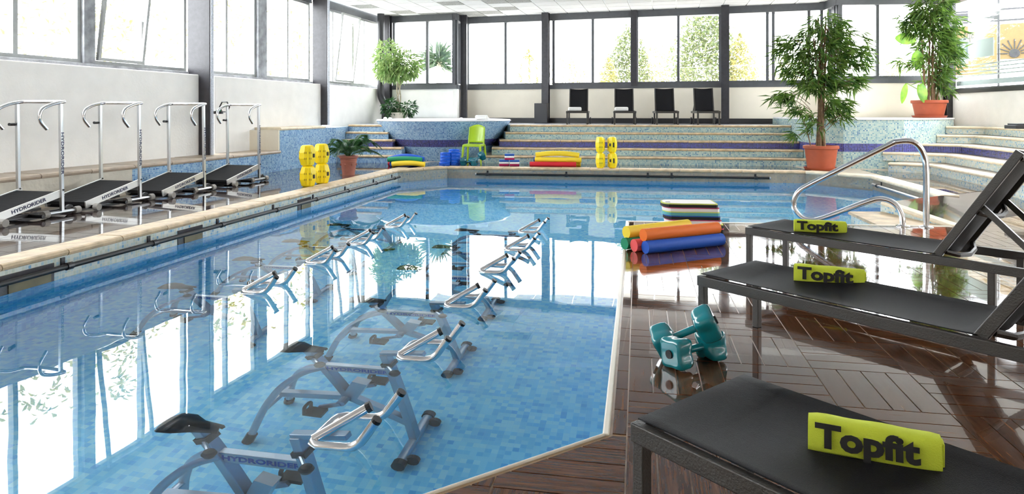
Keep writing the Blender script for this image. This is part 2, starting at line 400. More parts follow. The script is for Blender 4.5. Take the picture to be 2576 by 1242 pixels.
# decks: slabs carry the joint colour, tiles stand proud of them
def slab(name, poly, z, m='grout', bottom=.5): return struct(name, B().prism(poly, z-bottom, z), [m])
U = Vector((.9834, -.1815)); V = Vector((.1815, .9834))
near_poly = [(-8.3, -5.9), (6.0, -5.9), (6.4, 1.0), RB, PE, PA, PB, P1, P0, (-8.3, .28)]
nf = struct('floor_near', B().prism(near_poly, ZN-.6, ZN-.004), ['grout_brown'])
TS = .455
def plank_mesh(name, m, size=TS, n=4, g=.006, th=.005):
    b = B(); wd = size/n
    for k in range(n): b.box((0, -size/2+wd*(k+.5), -th/2), (size-g, wd-g, th))
    return b.mesh(name, [m])
PLM = {}
def tile_field(parent, O, iu, iv, z, hp, m, size=TS, n=4, u=U, v=V, name='floor_tile', cap=300, ok=None):
    if (m, size, n) not in PLM: PLM[(m, size, n)] = plank_mesh('floor_tile', m, size, n)
    rz0 = math.atan2(u.y, u.x); cnt = 0; O = Vector(O)
    for j in range(*iv):
        for i in range(*iu):
            c = O+u*(size*(i+.5))+v*(size*(j+.5)); rot = (i+j) % 2
            cor = [c+u*(a*size/2)+v*(bb*size/2) for a, bb in ((-1, -1), (1, -1), (1, 1), (-1, 1))]
            if ok and not ok(c): continue
            if cnt >= cap: return
            ins = all(a*p.x+bb*p.y+cc >= -1e-4 for p in cor for a, bb, cc in hp)
            if ins:
                o = link(name, PLM[(m, size, n)], parent, loc=(c.x, c.y, z), rz=rz0+(math.pi/2 if rot else 0)); cnt += 1
            else:
                bm = B(); wd = size/n; X, Y = (u, v) if not rot else (v, -u)
                for k in range(n):
                    yc = -size/2+wd*(k+.5); g = .003
                    pl = [c+X*(a*(size/2-g))+Y*(yc+bb*(wd/2-g)) for a, bb in ((-1, -1), (1, -1), (1, 1), (-1, 1))]
                    pl = clip([(p.x, p.y) for p in pl], hp)
                    if len(pl) < 3: continue
                    loc = [((p[0]-c.x)*X.x+(p[1]-c.y)*X.y, (p[0]-c.x)*Y.x+(p[1]-c.y)*Y.y) for p in pl]
                    ar = abs(sum(loc[t][0]*loc[(t+1) % len(loc)][1]-loc[(t+1) % len(loc)][0]*loc[t][1] for t in range(len(loc))))/2
                    if ar > 4e-4: bm.prism(loc, -.005, 0)
                if bm.v:
                    link(name, bm.mesh('floor_tile_cut', [m]), parent, loc=(c.x, c.y, z), rz=rz0+(math.pi/2 if rot else 0)); cnt += 1
seen = lambda c: c.y > .95 and abs(c.x) < .80*c.y+.5
e = V2(*PB)+U*.085
pv0, pv1 = (PE[0]-V.x*9, PE[1]-V.y*9), (PE[0]+V.x*3, PE[1]+V.y*3)
hpN = [left_of(tuple(e+V*9), tuple(e-V*9)), left_of((PE[0], PE[1]-.03), (PA[0], PA[1]-.03)), left_of(pv0, pv1)]
tile_field(nf, e, (0, 14), (0, 14), ZN, hpN, 'deckwood', ok=seen)
tile_field(nf, e, (0, 16), (0, 16), ZN, [left_of(pv1, pv0), left_of(RB, PE), left_of((6.4, 1.0), RB)], 'deckwood', ok=seen, cap=60)
chn = Vector((P1[0]-PB[0], P1[1]-PB[1])).normalized()
cb = (PB[0]+.012, PB[1]-.02)
tile_field(nf, e, (-5, 9), (-5, 0), ZN, [left_of(cb, (cb[0]+chn.x, cb[1]+chn.y))], 'deckwood', ok=seen)
# narrow border tiles and ivory lip along the pool
bb = B().box((.11, 0, -.0025), (.222, .054, .005)).mesh('border_tile', ['deckwood'])
for k in range(24):
    c = V2(*PB)+U*.055+V*(.2275*k+.02)
    link('border_tile', bb, nf, loc=(c.x, c.y, ZN), rz=math.atan2(V.y, V.x))
def lip(p, q, wd, parent):
    x = Vector((q[0]-p[0], q[1]-p[1], 0)); L = x.length; x.normalize(); b = B()
    b.box((L/2, wd/2-.012, -.012), (L, wd, .034)); o = obj('edge_lip', b, ['ivory'], parent, bevel=.006)
    o.location = (p[0], p[1], ZN); o.rotation_euler = (0, 0, math.atan2(x.y, x.x)); return o
lip(PA, PB, .028, nf); lip(PB, P1, .014, nf); lip(PE, PA, .05, nf)
# left deck
LW = lambda d: (-4.69-.2401*(13.8-d), d)       # foot of the low wall
def off(p, q, s):                    # shift a line to its left
    x = Vector((q[0]-p[0], q[1]-p[1])).normalized(); n = Vector((-x.y, x.x))*s; return (p[0]+n.x, p[1]+n.y), (q[0]+n.x, q[1]+n.y)
lp = [leftline(.3), leftline(16.2), (-4.2, 16.2), (-4.4, 15.7), LW(13.8), LW(.3)]
fl = struct('floor_left', B().prism(lp, -.5, -.004), ['grout'])
a, c = off(leftline(.0), leftline(14.0), .26)
hpL = [left_of(a, c), left_of(LW(13.8), LW(0)), left_of((-4.29, 15.7), LW(13.8)), left_of((-2, 15.9), (-4.3, 16.1))]
u2 = Vector((math.cos(math.radians(-13)), math.sin(math.radians(-13)))); v2 = Vector((-u2.y, u2.x))
tile_field(fl, leftline(3.5), (-9, 1), (-4, 30), 0, hpL, 'deckgrey', u=u2, v=v2, ok=lambda c: abs(c.x) < 1.5*c.y, n=2)
# far deck
fp = [C1, C2, C3, C4, (6.9, 14.6), (6.4, 15.0), (-.6, 16.0), (-.6, 16.7), (-1.75, 17.2), (-2.9, 16.7), (-2.6, 16.1), leftline(16.2)]
ff = struct('floor_far', B().prism(fp, -.5, -.004), ['grout'])
a, c = off(C3, C2, -.25)
tile_field(ff, C2, (-4, 18), (0, 5), 0, [left_of(c, a), left_of((6.4, 14.98), (-.7, 15.98)), (1, 0, 1.45), (-1, 0, 6.1)], 'deckgrey', n=2)
a, c = off(C2, C1, -.25)
tile_field(ff, C1, (0, 6), (-1, 5), 0, [left_of(c, a), (-1, 0, -1.47), left_of(leftline(16.2), leftline(14.0)), left_of((-1.7, 16.3), (-2.4, 15.85))], 'deckgrey', n=2)
# right deck and ramp
RL = lambda d: (7.58-.2415*(11.05-d), d)
rp = [PD, RT, (RL(11.05)[0]+.15, 11.05), (8.3, 13.25), (7.9, 14.4), (6.9, 14.6), C4, C5]
fr = struct('floor_right', B().prism(rp, -.5, -.004), ['grout'])
a, c = off(C5, C4, -.24)
tile_field(fr, C5, (-2, 6), (-1, 11), 0, [left_of(c, a), left_of(RL(11.05), (8.08, 13.12)), left_of(RT, RL(11.05)), left_of(PD, RT), left_of((8.08, 13.12), (7.2, 14.1))], 'deckgrey', n=2, u=U, v=V)
rb = B().add([(PE[0], PE[1], ZN-.003), (RB[0], RB[1], ZN-.003), (RT[0], RT[1], -.003), (PD[0], PD[1], -.003)], [(0, 1, 2, 3)])
ramp = struct('floor_ramp', rb, ['deckgrey'])
b = B()
for z0, z1, (p, q) in ((ZN, .0, (PE, PD)),):
    b.add([(p[0], p[1], ZW-.05), (q[0], q[1], ZW-.05), (q[0], q[1], 0), (p[0], p[1], ZN)], [(0, 1, 2, 3)])
obj('ramp_side', b, ['mos_light'], ramp)
b = B().beam((PE[0]+.07, PE[1], ZN-.01), (PD[0]+.07, PD[1], -.01), .16, .05); obj('ramp_coping', b, ['coping_pale'], ramp, bevel=.02)

def coping_run(parent, p, q, z, width, th, seg, m, over=.03, name='coping_stone', jitter=True):
    """rounded stones laid end to end along p-q, body on the left of p-q"""
    x = Vector((q[0]-p[0], q[1]-p[1])); L = x.length; n = max(1, round(L/seg)); l = L/n; x.normalize()
    r = th*.5; prof = [(width, -th), (width, 0), (-over+r, 0)]
    prof += [(-over+r-r*math.sin(t*math.pi/4), -r+r*math.cos(t*math.pi/4)) for t in (1, 2, 3)]+[(-over+r, -th)]
    k = len(prof); b = B(); g = .005
    b.add([(g, y, zz) for y, zz in prof]+[(l-g, y, zz) for y, zz in prof],
          [tuple(range(k))[::-1], tuple(range(k, 2*k))]+[(i, k+i, k+(i+1) % k, (i+1) % k)[::-1] for i in range(k)])
    me = b.mesh(name, [m]); rz = math.atan2(x.y, x.x)
    for i in range(n):
        o = link(name, me, parent, loc=(p[0]+x.x*l*i, p[1]+x.y*l*i, z+(R.uniform(-.003, .003) if jitter else 0)), rz=rz)
coping_run(fl, leftline(1.0), C1, .006, .26, .06, .62, 'coping')
coping_run(ff, C1, C2, .006, .25, .06, .5, 'coping'); 
coping_run(ff, C2, C3, .006, .25, .06, .62, 'coping')
coping_run(fr, C3, C4, .006, .25, .06, .6, 'coping_pale'); coping_run(fr, C4, C5, .006, .24, .06, .62, 'coping_pale')

# low wall, ledge and retaining wall on the left
WP = lambda d: (-6.70+.24*(d-8.94), d)         # plane of the left wall
ZL = .414
lw = struct('wall_low', B().prism([LW(.4), LW(10.05), (WP(10.05)[0]-.1, 10.3), (WP(.4)[0]-.1, .6)], -.05, ZL-.06), ['rough_plaster'])
obj('mosaic_face', B().prism([LW(10.05), LW(13.8), (WP(13.8)[0]-.1, 14.0), (WP(10.05)[0]-.1, 10.3)], -.05, ZL-.06), ['mos_blue'], lw)
coping_run(lw, LW(.4), LW(13.8), ZL, .85, .065, .75, 'tread', over=.03)
rw = struct('wall_retaining', B().prism([LW(13.8), (-4.29, 15.65), (-4.12, 15.95), (-4.1, 20.3), (-5.6, 20.3), (-5.8, 13.85)], -.05, ZT-.05), ['mos_blue'])
coping_run(rw, LW(13.8), (-4.29, 15.65), ZT, .7, .06, .7, 'coping_pale')
b = B().prism([(-5.85, 13.79), (-4.70, 13.74), (-4.70, 13.83), (-5.85, 13.88)], ZL, ZT-.05); obj('plaster_return', b, ['plaster_warm'], rw)

# ---------------------------------------------------------------- walls and windows
ZS, ZTOP = 1.90, 3.84
wallL = struct('wall_left', B().prism([WP(-6.0), WP(20.3), (WP(20.3)[0]-.12, 20.3), (WP(-6.0)[0]-.12, -6.0)], -.05, .45), ['plaster'])
def wallbox(name, p, q, z0, z1, th, m, parent, bevel=0):
    """box along p-q, thickness to the left of p-q (outside)"""
    x = Vector((q[0]-p[0], q[1]-p[1])); L = x.length; b = B().box((L/2, th/2, (z0+z1)/2), (L, th, z1-z0))
    o = obj(name, b, [m], parent, bevel=bevel); o.location = (p[0], p[1], 0); o.rotation_euler = (0, 0, math.atan2(x.y, x.x)); return o
wn = [0]
def window(p, q, z0, z1, mull, m, fw=.06, dp=.09, bars=None, sash=(), setback=.06, glass='glass'):
    """frame, mullions at fractions, one pane in every opening; sash = indices of openings that stand tilted inwards"""
    wn[0] += 1
    x = Vector((q[0]-p[0], q[1]-p[1])); L = x.length; b = B(); yc = setback+dp/2
    b.box((L/2, yc, z0+fw/2), (L, dp, fw)); b.box((L/2, yc, z1-fw/2), (L, dp, fw))
    b.box((fw/2, yc, (z0+z1)/2), (fw, dp, z1-z0-2*fw)); b.box((L-fw/2, yc, (z0+z1)/2), (fw, dp, z1-z0-2*fw))
    xs = [fw]
    for t in mull:
        t, mw = t if isinstance(t, tuple) else (t, fw)
        b.box((L*t, yc, (z0+z1)/2), (mw, dp, z1-z0-2*fw)); xs += [L*t-mw/2, L*t+mw/2]
    xs.append(L-fw)
    o = struct('window_%d' % wn[0], b, [m]); o.location = (p[0], p[1], 0); o.rotation_euler = (0, 0, math.atan2(x.y, x.x))
    for i in range(0, len(xs), 2):
        a, c = xs[i], xs[i+1]
        if c-a < .02: continue
        h = z1-z0-2*fw
        if i//2 in sash:
            s = .05; sb = B()
            sb.box(((a+c)/2, 0, s/2), (c-a, .05, s)); sb.box(((a+c)/2, 0, h-s/2), (c-a, .05, s))
            sb.box((a+s/2, 0, h/2), (s, .05, h-2*s)); sb.box((c-s/2, 0, h/2), (s, .05, h-2*s))
            so = obj('sash', sb, [m], o); so.location = (0, setback-.03, z0+fw); so.rotation_euler = (math.radians(7), 0, 0)
            obj('pane', B().box(((a+c)/2, 0, h/2), (c-a-2*s, .006, h-2*s)), [glass], so)
        else:
            obj('pane', B().box(((a+c)/2, yc, (z0+z1)/2), (c-a, .006, h)), [glass], o)
    return o
L0, L1 = WP(-6.0), WP(20.3)
def LP(px): return hit(px, L0, L1)
bays = [(L0, LP(476)), (LP(506), LP(785)), (LP(806), LP(962))]
for p, q in bays:
    o = wallbox('wall_panel', p, q, ZL-.02, 1.862, .3, 'plaster', wallL, .02); o.location.x += .25
    wallbox('sill', (p[0], p[1]), q, ZS-.09, ZS+.02, .2, 'concrete', wallL, .01).location.x += .04
    wallbox('head_beam', p, q, ZTOP-.02, CEIL+.05, .16, 'frame_dark', wallL)
def frac(px, a, c):
    A, Cc = LP(a), LP(c); P_ = LP(px); return (P_[1]-A[1])/(Cc[1]-A[1])
window(WP(0), LP(-10), ZS+.02, ZTOP, [(k/7, .08) for k in range(1, 7)], 'frame_grey'); wallbox('wall_panel', L0, WP(0), ZS, ZTOP, .12, 'plaster', wallL)  # last panel: unseen stretch without windows, added to reduce daylight
window(LP(-10), LP(212), ZS+.02, ZTOP, [(frac(48, -10, 212), .07)], 'frame_grey')
window(LP(240), LP(476), ZS+.02, ZTOP, [(frac(368, 240, 476), .07)], 'frame_grey', sash=(0,))
window(LP(506), LP(650), ZS+.02, ZTOP, [(frac(577, 506, 650), .06)], 'frame_grey')
window(LP(672), LP(785), ZS+.02, ZTOP, [(frac(730, 672, 785), .05)], 'frame_grey')
window(LP(806), LP(893), ZS+.02, ZTOP, [(frac(843, 806, 893), .05)], 'frame_grey', sash=(1,))
window(LP(893), LP(962), ZS+.02, ZTOP, [(frac(921, 893, 962), .05)], 'frame_grey')
for a, c in ((212, 240), (650, 672)):
    wallbox('window_post', LP(a), LP(c), ZS, ZTOP, .18, 'concrete', wallL)

# back wall in three parts with two jogs
A0, A1 = (-3.95, 20.25), XD(1150, 19.5).xy[:]
B0, B1 = XD(1165, 20.4).xy[:], (8.05, 17.56)
D0, D1 = XD(2103, 16.75).xy[:], (10.6, 16.6)
E1 = (10.6-.111*22.6, -6.0)
def seg(name, p, q, zs, m='plaster_warm'):
    x = Vector((q[0]-p[0], q[1]-p[1])); L = x.length
    o = struct(name, B().box((L/2, .06, (zs-.05)/2), (L, .12, zs-.05)), [m]); o.location = (p[0], p[1], 0); o.rotation_euler = (0, 0, math.atan2(x.y, x.x))
    obj('sill_bar', B().box((L/2, .05, zs), (L, .16, .12)), ['frame_dark'], o)
    obj('head_beam', B().box((L/2, .07, CEIL-.06), (L, .16, .26)), ['frame_dark'], o)
    obj('skirting', B().box((L/2, -.01, ZT+.07), (L, .03, .14)), ['blackpaint'], o)
    return o
sA = seg('wall_back_1', A0, A1, ZS, 'plaster'); jA = seg('wall_back_2', A1, B0, ZS, 'plaster'); sB = seg('wall_back_3', B0, B1, ZS)
jB = seg('wall_back_4', B1, D0, ZS); sC = seg('wall_back_5', D0, D1, 1.95)
z0 = ZS+.05
def bw(p, q, a, c, mull, z0=z0, **k):
    P_, Q_ = hit(a, p, q), hit(c, p, q)
    fr_ = lambda px: (hit(px, p, q)[0]-P_[0])/(Q_[0]-P_[0])
    return window(P_, Q_, z0, ZTOP+.05, [(fr_(t), .07) for t in mull], 'frame_dark', fw=.07, **k)
bw(A0, A1, 985, 1148, [1072]); bw(B0, B1, 1172, 1372, [1270], ); bw(B0, B1, 1388, 1592, [1490]); bw(B0, B1, 1598, 1815, [1706])
bw(B0, B1, 1828, 2072, [1931, 1946, 2036]); bw(D0, D1, 2108, 2383, [2211], z0=2.0)
window(A1, B0, z0, ZTOP+.05, [], 'frame_dark'); window(B1, D0, z0, ZTOP+.05, [], 'frame_dark')
# right wall with the printed glass
ZR = 1.63
x = Vector((E1[0]-D1[0], E1[1]-D1[1])); LR = x.length
wr = struct('wall_right', B().box((LR/2, .08, ZR/2), (LR, .16, ZR)), ['plaster']); wr.location = (D1[0], D1[1], 0); wr.rotation_euler = (0, 0, math.atan2(x.y, x.x))
obj('sill_bar', B().box((LR/2, .05, ZR+.04), (LR, .14, .09)), ['blackpaint'], wr)
obj('head_beam', B().box((LR/2, .05, CEIL-.08), (LR, .16, .24)), ['blackpaint'], wr)
EM = (10.6-.111*11.6, 5.0)
rg = window(D1, EM, ZR+.08, ZTOP, [(.26, .03), (.5, .06), (.75, .06)], 'frame_dark', fw=.04)
wallbox('wall_panel', EM, E1, ZR, CEIL, .16, 'plaster', None).name = 'wall_right_solid'  # unseen near stretch, closed off to hold back daylight
bpy.data.objects['wall_right_solid']['kind'] = 'structure'
# frosted bands printed on the glass
b = B()
for k, (zz, hh) in enumerate(((1.86, .11), (2.02, .03), (2.10, .03), (2.18, .03), (2.26, .03))):
    b.box((2.0, .10, zz), (3.6, .004, hh))
b.box((1.15, .10, 2.62), (1.1, .004, .40)); b.box((.45, .10, 2.62), (.5, .004, .62))
obj('frosted_print', b, ['frost'], rg)
text('spa', .34, 'frame_dark', rg, frame((-1, 0, 0), (0, 0, 1), (.72, .094, 2.98)))

# unseen rear wall behind the viewer, added without windows to cut the daylight
RW0, RW1 = E1, WP(-6.0)
xr_ = Vector((RW1[0]-RW0[0], RW1[1]-RW0[1])); LRW = xr_.length
wre = struct('wall_rear', B().box((LRW/2, .08, 1.7), (LRW, .16, 4.6)), ['plaster']); wre.location = (RW0[0], RW0[1], 0); wre.rotation_euler = (0, 0, math.atan2(xr_.y, xr_.x))
# steel columns
def column(name, base, rz, h0, h1, label, wd=.30, fl_=.22):
    t = thing(name, label, 'column', (base[0], base[1], 0), rz)
    obj('web', B().box((-wd/2, 0, (h0+h1)/2), (wd, .10, h1-h0)), ['steel_dark'], t)
    obj('flange', B().box((.012, 0, (h0+h1)/2), (.028, fl_, h1-h0)), ['steel_light'], t)
    return t
rzl = math.radians(-13.5)
p = LP(489); column('steel_column', (p[0]+.42, p[1]-.25), rzl, ZL, CEIL, 'tall dark steel column between the two nearest left window bays', .45, .07)
p = LP(795); column('steel_column', (p[0]+.36, p[1]-.25), rzl, ZT, CEIL, 'dark steel column by the left stairs, behind the yellow floats', .38, .08)
def post(px, p, q, inw, lab, wd=.2, z0=ZT, z1=CEIL):
    h = hit(px, p, q); n = Vector((q[1]-p[1], -(q[0]-p[0]))).normalized()
    t = thing('steel_post', lab, 'column', (h[0]+n.x*inw, h[1]+n.y*inw, 0), ang(p, q))
    obj('web', B().box((0, 0, (z0+z1)/2), (.06, .14, z1-z0)), ['steel_dark'], t)
    for s in (-1, 1): obj('flange', B().box((0, s*.08, (z0+z1)/2), (wd, .02, z1-z0)), ['steel_dark'], t)
    return t
t = post(1378, B0, B1, .25, 'dark steel post on the terrace with a black box at its foot')
obj('base_box', B().box((-.08, -.16, ZT+.28), (.38, .2, .56)), ['blackpaint'], t, bevel=.01)
post(1824, B0, B1, .22, 'dark steel post to the right of the four far loungers')
post(1157, A1, B0, .12, 'slim dark post at the first jog of the back wall', .14)
post(1596, B0, B1, .0, 'flat dark post between two middle back windows', .16, ZS)
post(2092, B1, D0, -.12, 'dark corner post behind the tall bamboo on the deck', .2)
post(978, A0, A1, .16, 'dark corner post behind the indoor fig tree', .3)
post(2380, D0, D1, .14, 'dark corner post behind the bamboo on the planter', .2)
# rainwater pipe
p = XD(958, 19.6)
b = B().tube(fillet([(p.x, p.y, CEIL), (p.x, p.y, ZT+.75), (p.x+.22, p.y-.1, ZT+.35), (p.x+.5, p.y-.1, ZT+.28)], .1), .1, 14)
autosmooth(obj('drain_pipe', b, ['blackpaint'], label='black drain pipe with an elbow in the back left corner', cat='pipe'))

# ceiling with lay-in tiles
cl = struct('ceiling', B().prism([WP(-6.0), E1, D1, D0, B1, B0, A1, A0], CEIL+.03, CEIL+.13), ['ceil'])
obj('grid_backing', B().prism([(WP(15.2)[0], 15.2), (D1[0], 15.2), D1, D0, B1, B0, A1, A0], CEIL+.018, CEIL+.028), ['tbar'], cl)
ct = B().box((0, 0, 0), (.575, .575, .02)); mA = ct.mesh('ceiling_tile', ['ceil']); mB = ct.mesh('ceiling_tile_stained', ['ceil_dot'])
rz = math.radians(-13); cu = Vector((math.cos(rz), math.sin(rz))); cv = Vector((-cu.y, cu.x)); n = 0
for j in range(-6, 5):
    for i in range(-9, 16):
        c = V2(1.6, 18.2)+cu*(.6*i)+cv*(.6*j)
        if not (abs(c.x-2.2) < 7 and 15.4 < c.y < 21.0 and n < 298): continue
        if c.x < WP(c.y)[0]+.3 or left_of(D0, D1)[0]*c.x+left_of(D0, D1)[1]*c.y+left_of(D0, D1)[2] > -.3 and c.x > 8: continue
        px, py = CX+F*c.x/c.y, HY-F*(CEIL-CH)/c.y
        stain = py > 0 and 900 < px < 1330 and R.random() < .22 or (py > 0 and R.random() < .05)
        link('ceiling_tile', mB if stain else mA, cl, loc=(c.x, c.y, CEIL+.008), rz=rz); n += 1
# unseen ground outside, coloured pale to bounce light up to the ceiling
struct('floor_garden', B().box((0, 40, -1.6), (160, 130, .1)), ['bounce_ground'])
# ================================================================ STEPS, HOT TUB, PLANTER
def steps(name, label, fronts, m=lambda k: 'mos_navy' if k == 3 else 'mos_mid', cop='coping', seg_=.5):
    """fronts: for every level a polygon whose first edge(s) are the visible front, n = number of front edges"""
    t = thing(name, label, 'steps', (fronts[0][0][0][0], fronts[0][0][0][1], 0)); o = Vector(t.location)
    for k, (poly, n) in enumerate(fronts, 1):
        pl = [(p[0]-o.x, p[1]-o.y) for p in poly]
        b = B().prism(pl, RI*(k-1)-(.12 if k == 1 else 0), RI*k-.006, topmat=1)
        st = obj('step', b, [m(k), 'terrace' if k == 5 else 'tread'], t)
        for i in range(n): coping_run(st, pl[i], pl[i+1], RI*k, .2, .05, seg_, cop)
    return t
TC = (-1.75, 17.62); rb_, rt_ = 1.15, 1.72; TZ = .97
tr = lambda z: rb_+(rt_-rb_)*max(0, z)/TZ
def arc(r, a0, a1, n=8): return [(TC[0]+r*math.cos(math.radians(a0+(a1-a0)*i/n)), TC[1]+r*math.sin(math.radians(a0+(a1-a0)*i/n))) for i in range(n+1)]
PL = [(6.72, 17.6), (6.44, 14.78), (7.0, 14.42), (8.17, 14.22), (9.0, 14.6), (10.1, 15.6), (10.15, 16.5), (7.85, 16.68), (7.85, 17.5)]
lev = []
x0s = [-.64, -.48, -.30, -.16, -.05]
for k in range(5):
    o = .3*k; f = lambda x: 15.86-.143*(x+.6)+o
    xr = 6.43+.0993*(f(6.5)-14.78); r = tr(RI*(k+.5))-.02
    a0 = -math.degrees(math.acos(min(1, (x0s[k]-TC[0])/r)))
    lev.append(([(x0s[k], f(x0s[k])), (xr, f(xr)), (6.70, 17.55), (6.70, 17.9), (B0[0]+.06, 20.3), (-1.45, 19.6)]+arc(r, 62, a0), 1))
steps('mosaic_steps', 'wide mosaic steps with sandstone edges up to the four far loungers', lev)
lev = []
for k in range(5):
    o = .28*k; xr = [-2.33, -2.60, -2.86, -3.02, -3.18][k]; xl = -4.10; r = tr(RI*(k+.5))-.02
    a0 = -math.degrees(math.acos(max(-1, (xr-TC[0])/r))) if abs(xr-TC[0]) < r else 180
    lev.append(([(xl, 16.02+o), (xr, 15.80+o)]+arc(r, a0 if a0 != 180 else -175, -245)+[(-3.76, 19.5), (-3.95, 19.0)], 1))
steps('mosaic_steps', 'narrow mosaic stairs left of the hot tub, behind the potted palm', lev, lambda k: 'mos_navy' if k == 3 else 'mos_blue')
K = [(8.1, 13.2), (8.62, 13.56), (9.17, 13.92), (9.72, 14.3), (10.2, 14.72)]
def meet(p, d, a, c):
    ex, ey = c[0]-a[0], c[1]-a[1]; den = d[0]*ey-d[1]*ex
    if abs(den) < 1e-6: return None
    t = ((a[0]-p[0])*ey-(a[1]-p[1])*ex)/den; s = ((a[0]-p[0])*d[1]-(a[1]-p[1])*d[0])/den
    return (t, s)
rs = thing('mosaic_steps', 'angled mosaic steps along the right side behind the handrail', 'steps', (8.1, 13.2, 0))
wx = lambda d: 10.57-.111*(16.6-d)
for k, (x, y) in enumerate(K, 1):
    best = None
    for i in range(1, 5):
        h = meet((x, y), (-.95, .80), PL[i], PL[i+1])
        if h and h[0] > .02 and -1e-3 <= h[1] <= 1.001 and (best is None or h[0] < best[0]): best = (h[0], i)
    if best is None: best = (.6, 4)
    st_ = (x-.95*best[0]*.99, y+.80*best[0]*.99); en = (x-.2*6.5, y-6.5)
    rest = [(p[0]+.008, p[1]-.008) for p in PL[best[1]+1:6]]
    poly = [st_, (x, y), en, (wx(en[1]), en[1]), (wx(16.4), 16.4), (10.17, 16.4)]+rest[::-1]
    pl = [(p[0]-8.1, p[1]-13.2) for p in poly]
    st = obj('step', B().prism(pl, RI*(k-1)-(.12 if k == 1 else 0), RI*k-.006, topmat=1), ['mos_navy' if k == 3 else 'mos_light', 'tread'], rs)
    for i in range(2): coping_run(st, pl[i], pl[i+1], RI*k, .2, .05, .55, 'coping_pale')

# hot tub: a flared round body
t = thing('hot_tub', 'round flared hot tub clad in blue mosaic with a navy band', 'hot tub', (TC[0], TC[1], 0))
obj('lower_mosaic', B().lathe([(tr(-.02), -.02), (tr(2*RI), 2*RI)], 40), ['mos_blue'], t)
obj('navy_band', B().lathe([(tr(2*RI)+.004, 2*RI), (tr(3*RI)+.004, 3*RI)], 40), ['mos_navy'], t)
obj('upper_mosaic', B().lathe([(tr(3*RI), 3*RI), (rt_, TZ)], 40), ['mos_blue'], t)
autosmooth(obj('rim', B().lathe([(rt_-.02, TZ-.02), (rt_+.01, TZ), (rt_-.02, TZ+.03), (1.35, TZ+.045), (1.28, TZ+.02), (1.2, TZ-.3), (.0, TZ-.35)], 40), ['rimwhite'], t))
obj('tub_water', B().lathe([(1.26, TZ-.06), (0, TZ-.06)], 40), ['rimwhite'], t)
for a in (-2.9, -2.55, -2.1, -1.2, -.7):
    obj('jet_knob', B().lathe([(.05, 0), (.045, .03), (.02, .045)], 10, (1.5*math.cos(a), 1.5*math.sin(a), TZ+.04)), ['rimwhite'], t)
# planter
t = thing('mosaic_planter', 'raised pale aqua mosaic planter block with a navy band', 'planter', (7.0, 14.42, 0))
pl = [(p[0]-7.0, p[1]-14.42) for p in PL]
obj('lower_mosaic', B().prism(pl, -.02, 2*RI), ['mos_mid'], t)
obj('navy_band', B().prism([(p[0]*1.001, p[1]-.003) for p in pl], 2*RI, 3*RI), ['mos_navy'], t)
obj('upper_mosaic', B().prism(pl, 3*RI, 1.02), ['mos_mid'], t)
obj('top_slab', B().prism([(p[0], p[1]-.03) for p in pl], 1.02, 1.055), ['rimwhite'], t, bevel=.008)

# ================================================================ POOL FITTINGS
def grab_rail(label, p, q, z, offs, br, m='black', r=.024):
    x = Vector((q[0]-p[0], q[1]-p[1])); L = x.length; x.normalize()
    t = thing('grab_rail', label, 'rail', (p[0], p[1], 0), math.atan2(x.y, x.x))
    autosmooth(obj('tube', B().tube([(0, -offs, z), (L, -offs, z)], r, 12), [m], t))
    for k in br:
        bb = B().box((L*k, -offs/2-.01, z), (.03, offs+.02, .02)); bb.box((L*k, -.006, z+.02), (.04, .012, .1)); bb.tube([(L*k-.03, -offs, z), (L*k+.03, -offs, z)], r*1.35, 12)
        obj('bracket', bb, ['blackpaint'], t)
    for xx in (0, L): obj('end_cap', B().tube([(xx-.012, -offs, z), (xx+.012, -offs, z)], r*1.15, 12), ['alu'], t)
    return t
grab_rail('long dark grab rail along the left pool wall', leftline(4.6), leftline(13.95), -.135, .07, [.03, .14, .25, .37, .5, .62, .74, .87, .97])
fl_ = lambda px: hit(px, C2, C3)
grab_rail('black grab rail on the far pool wall', fl_(1199), fl_(1935), -.14, .07, [.04, .32, .6, .68, .955])
grab_rail('short steel grab rail on the right pool wall', lerp(C4, C5, .08), lerp(C4, C5, .9), -.13, .07, [.1, .9], 'steel')
for i, (px, w_) in enumerate(((62, .55), (478, .42), (765, .4))):
    d = (lambda k: (-4.004-LS*5.338)/(k-LS))((px-CX)/F); p = leftline(d)
    t = thing('skimmer_opening', ['nearest skimmer opening in the left pool wall at the picture edge', 'skimmer opening in the left pool wall beside the second bike handlebar', 'farthest skimmer opening in the left pool wall below the yellow floats'][i], 'skimmer', (p[0], p[1], 0), math.atan2(1, LS))
    obj('frame', B().box((0, -.004, -.175), (w_, .01, .17)), ['steel_dark'], t)
    obj('cover', B().box((.04, -.012, -.19), (w_*.72, .01, .12)), ['olive'], t)
# handrail loop at the pool steps
hp_ = [(2330, 569), (2330, 430), (2322, 385), (2298, 357), (2258, 356), (2225, 370), (2050, 458), (2010, 482), (1997, 512), (2006, 538), (2032, 553), (2068, 550), (2175, 510), (2216, 500), (2250, 512), (2268, 540), (2271, 569)]
pts = []
for px, py in hp_:
    d = 7.66+max(0, 2300-px)/300*.75
    pts.append(Vector(((px-CX)/F*d, d, ZY(py, d))))
pts[0].z = ZN; pts[-1].z = ZN
b0 = pts[0].copy(); t = thing('pool_handrail', 'polished steel handrail loop at the pool steps', 'handrail', b0)
sm = []
P_ = [pts[0]]+pts+[pts[-1]]
for i in range(1, len(P_)-2):
    for k in range(6):
        s = k/6; a, bq, cq, dq = P_[i-1], P_[i], P_[i+1], P_[i+2]
        sm.append(.5*((2*bq)+(cq-a)*s+(2*a-5*bq+4*cq-dq)*s*s+(3*bq-a-3*cq+dq)*s**3))
sm.append(pts[-1])
autosmooth(obj('rail_tube', B().tube([q-b0 for q in sm], .033, 14), ['chrome'], t), 60)
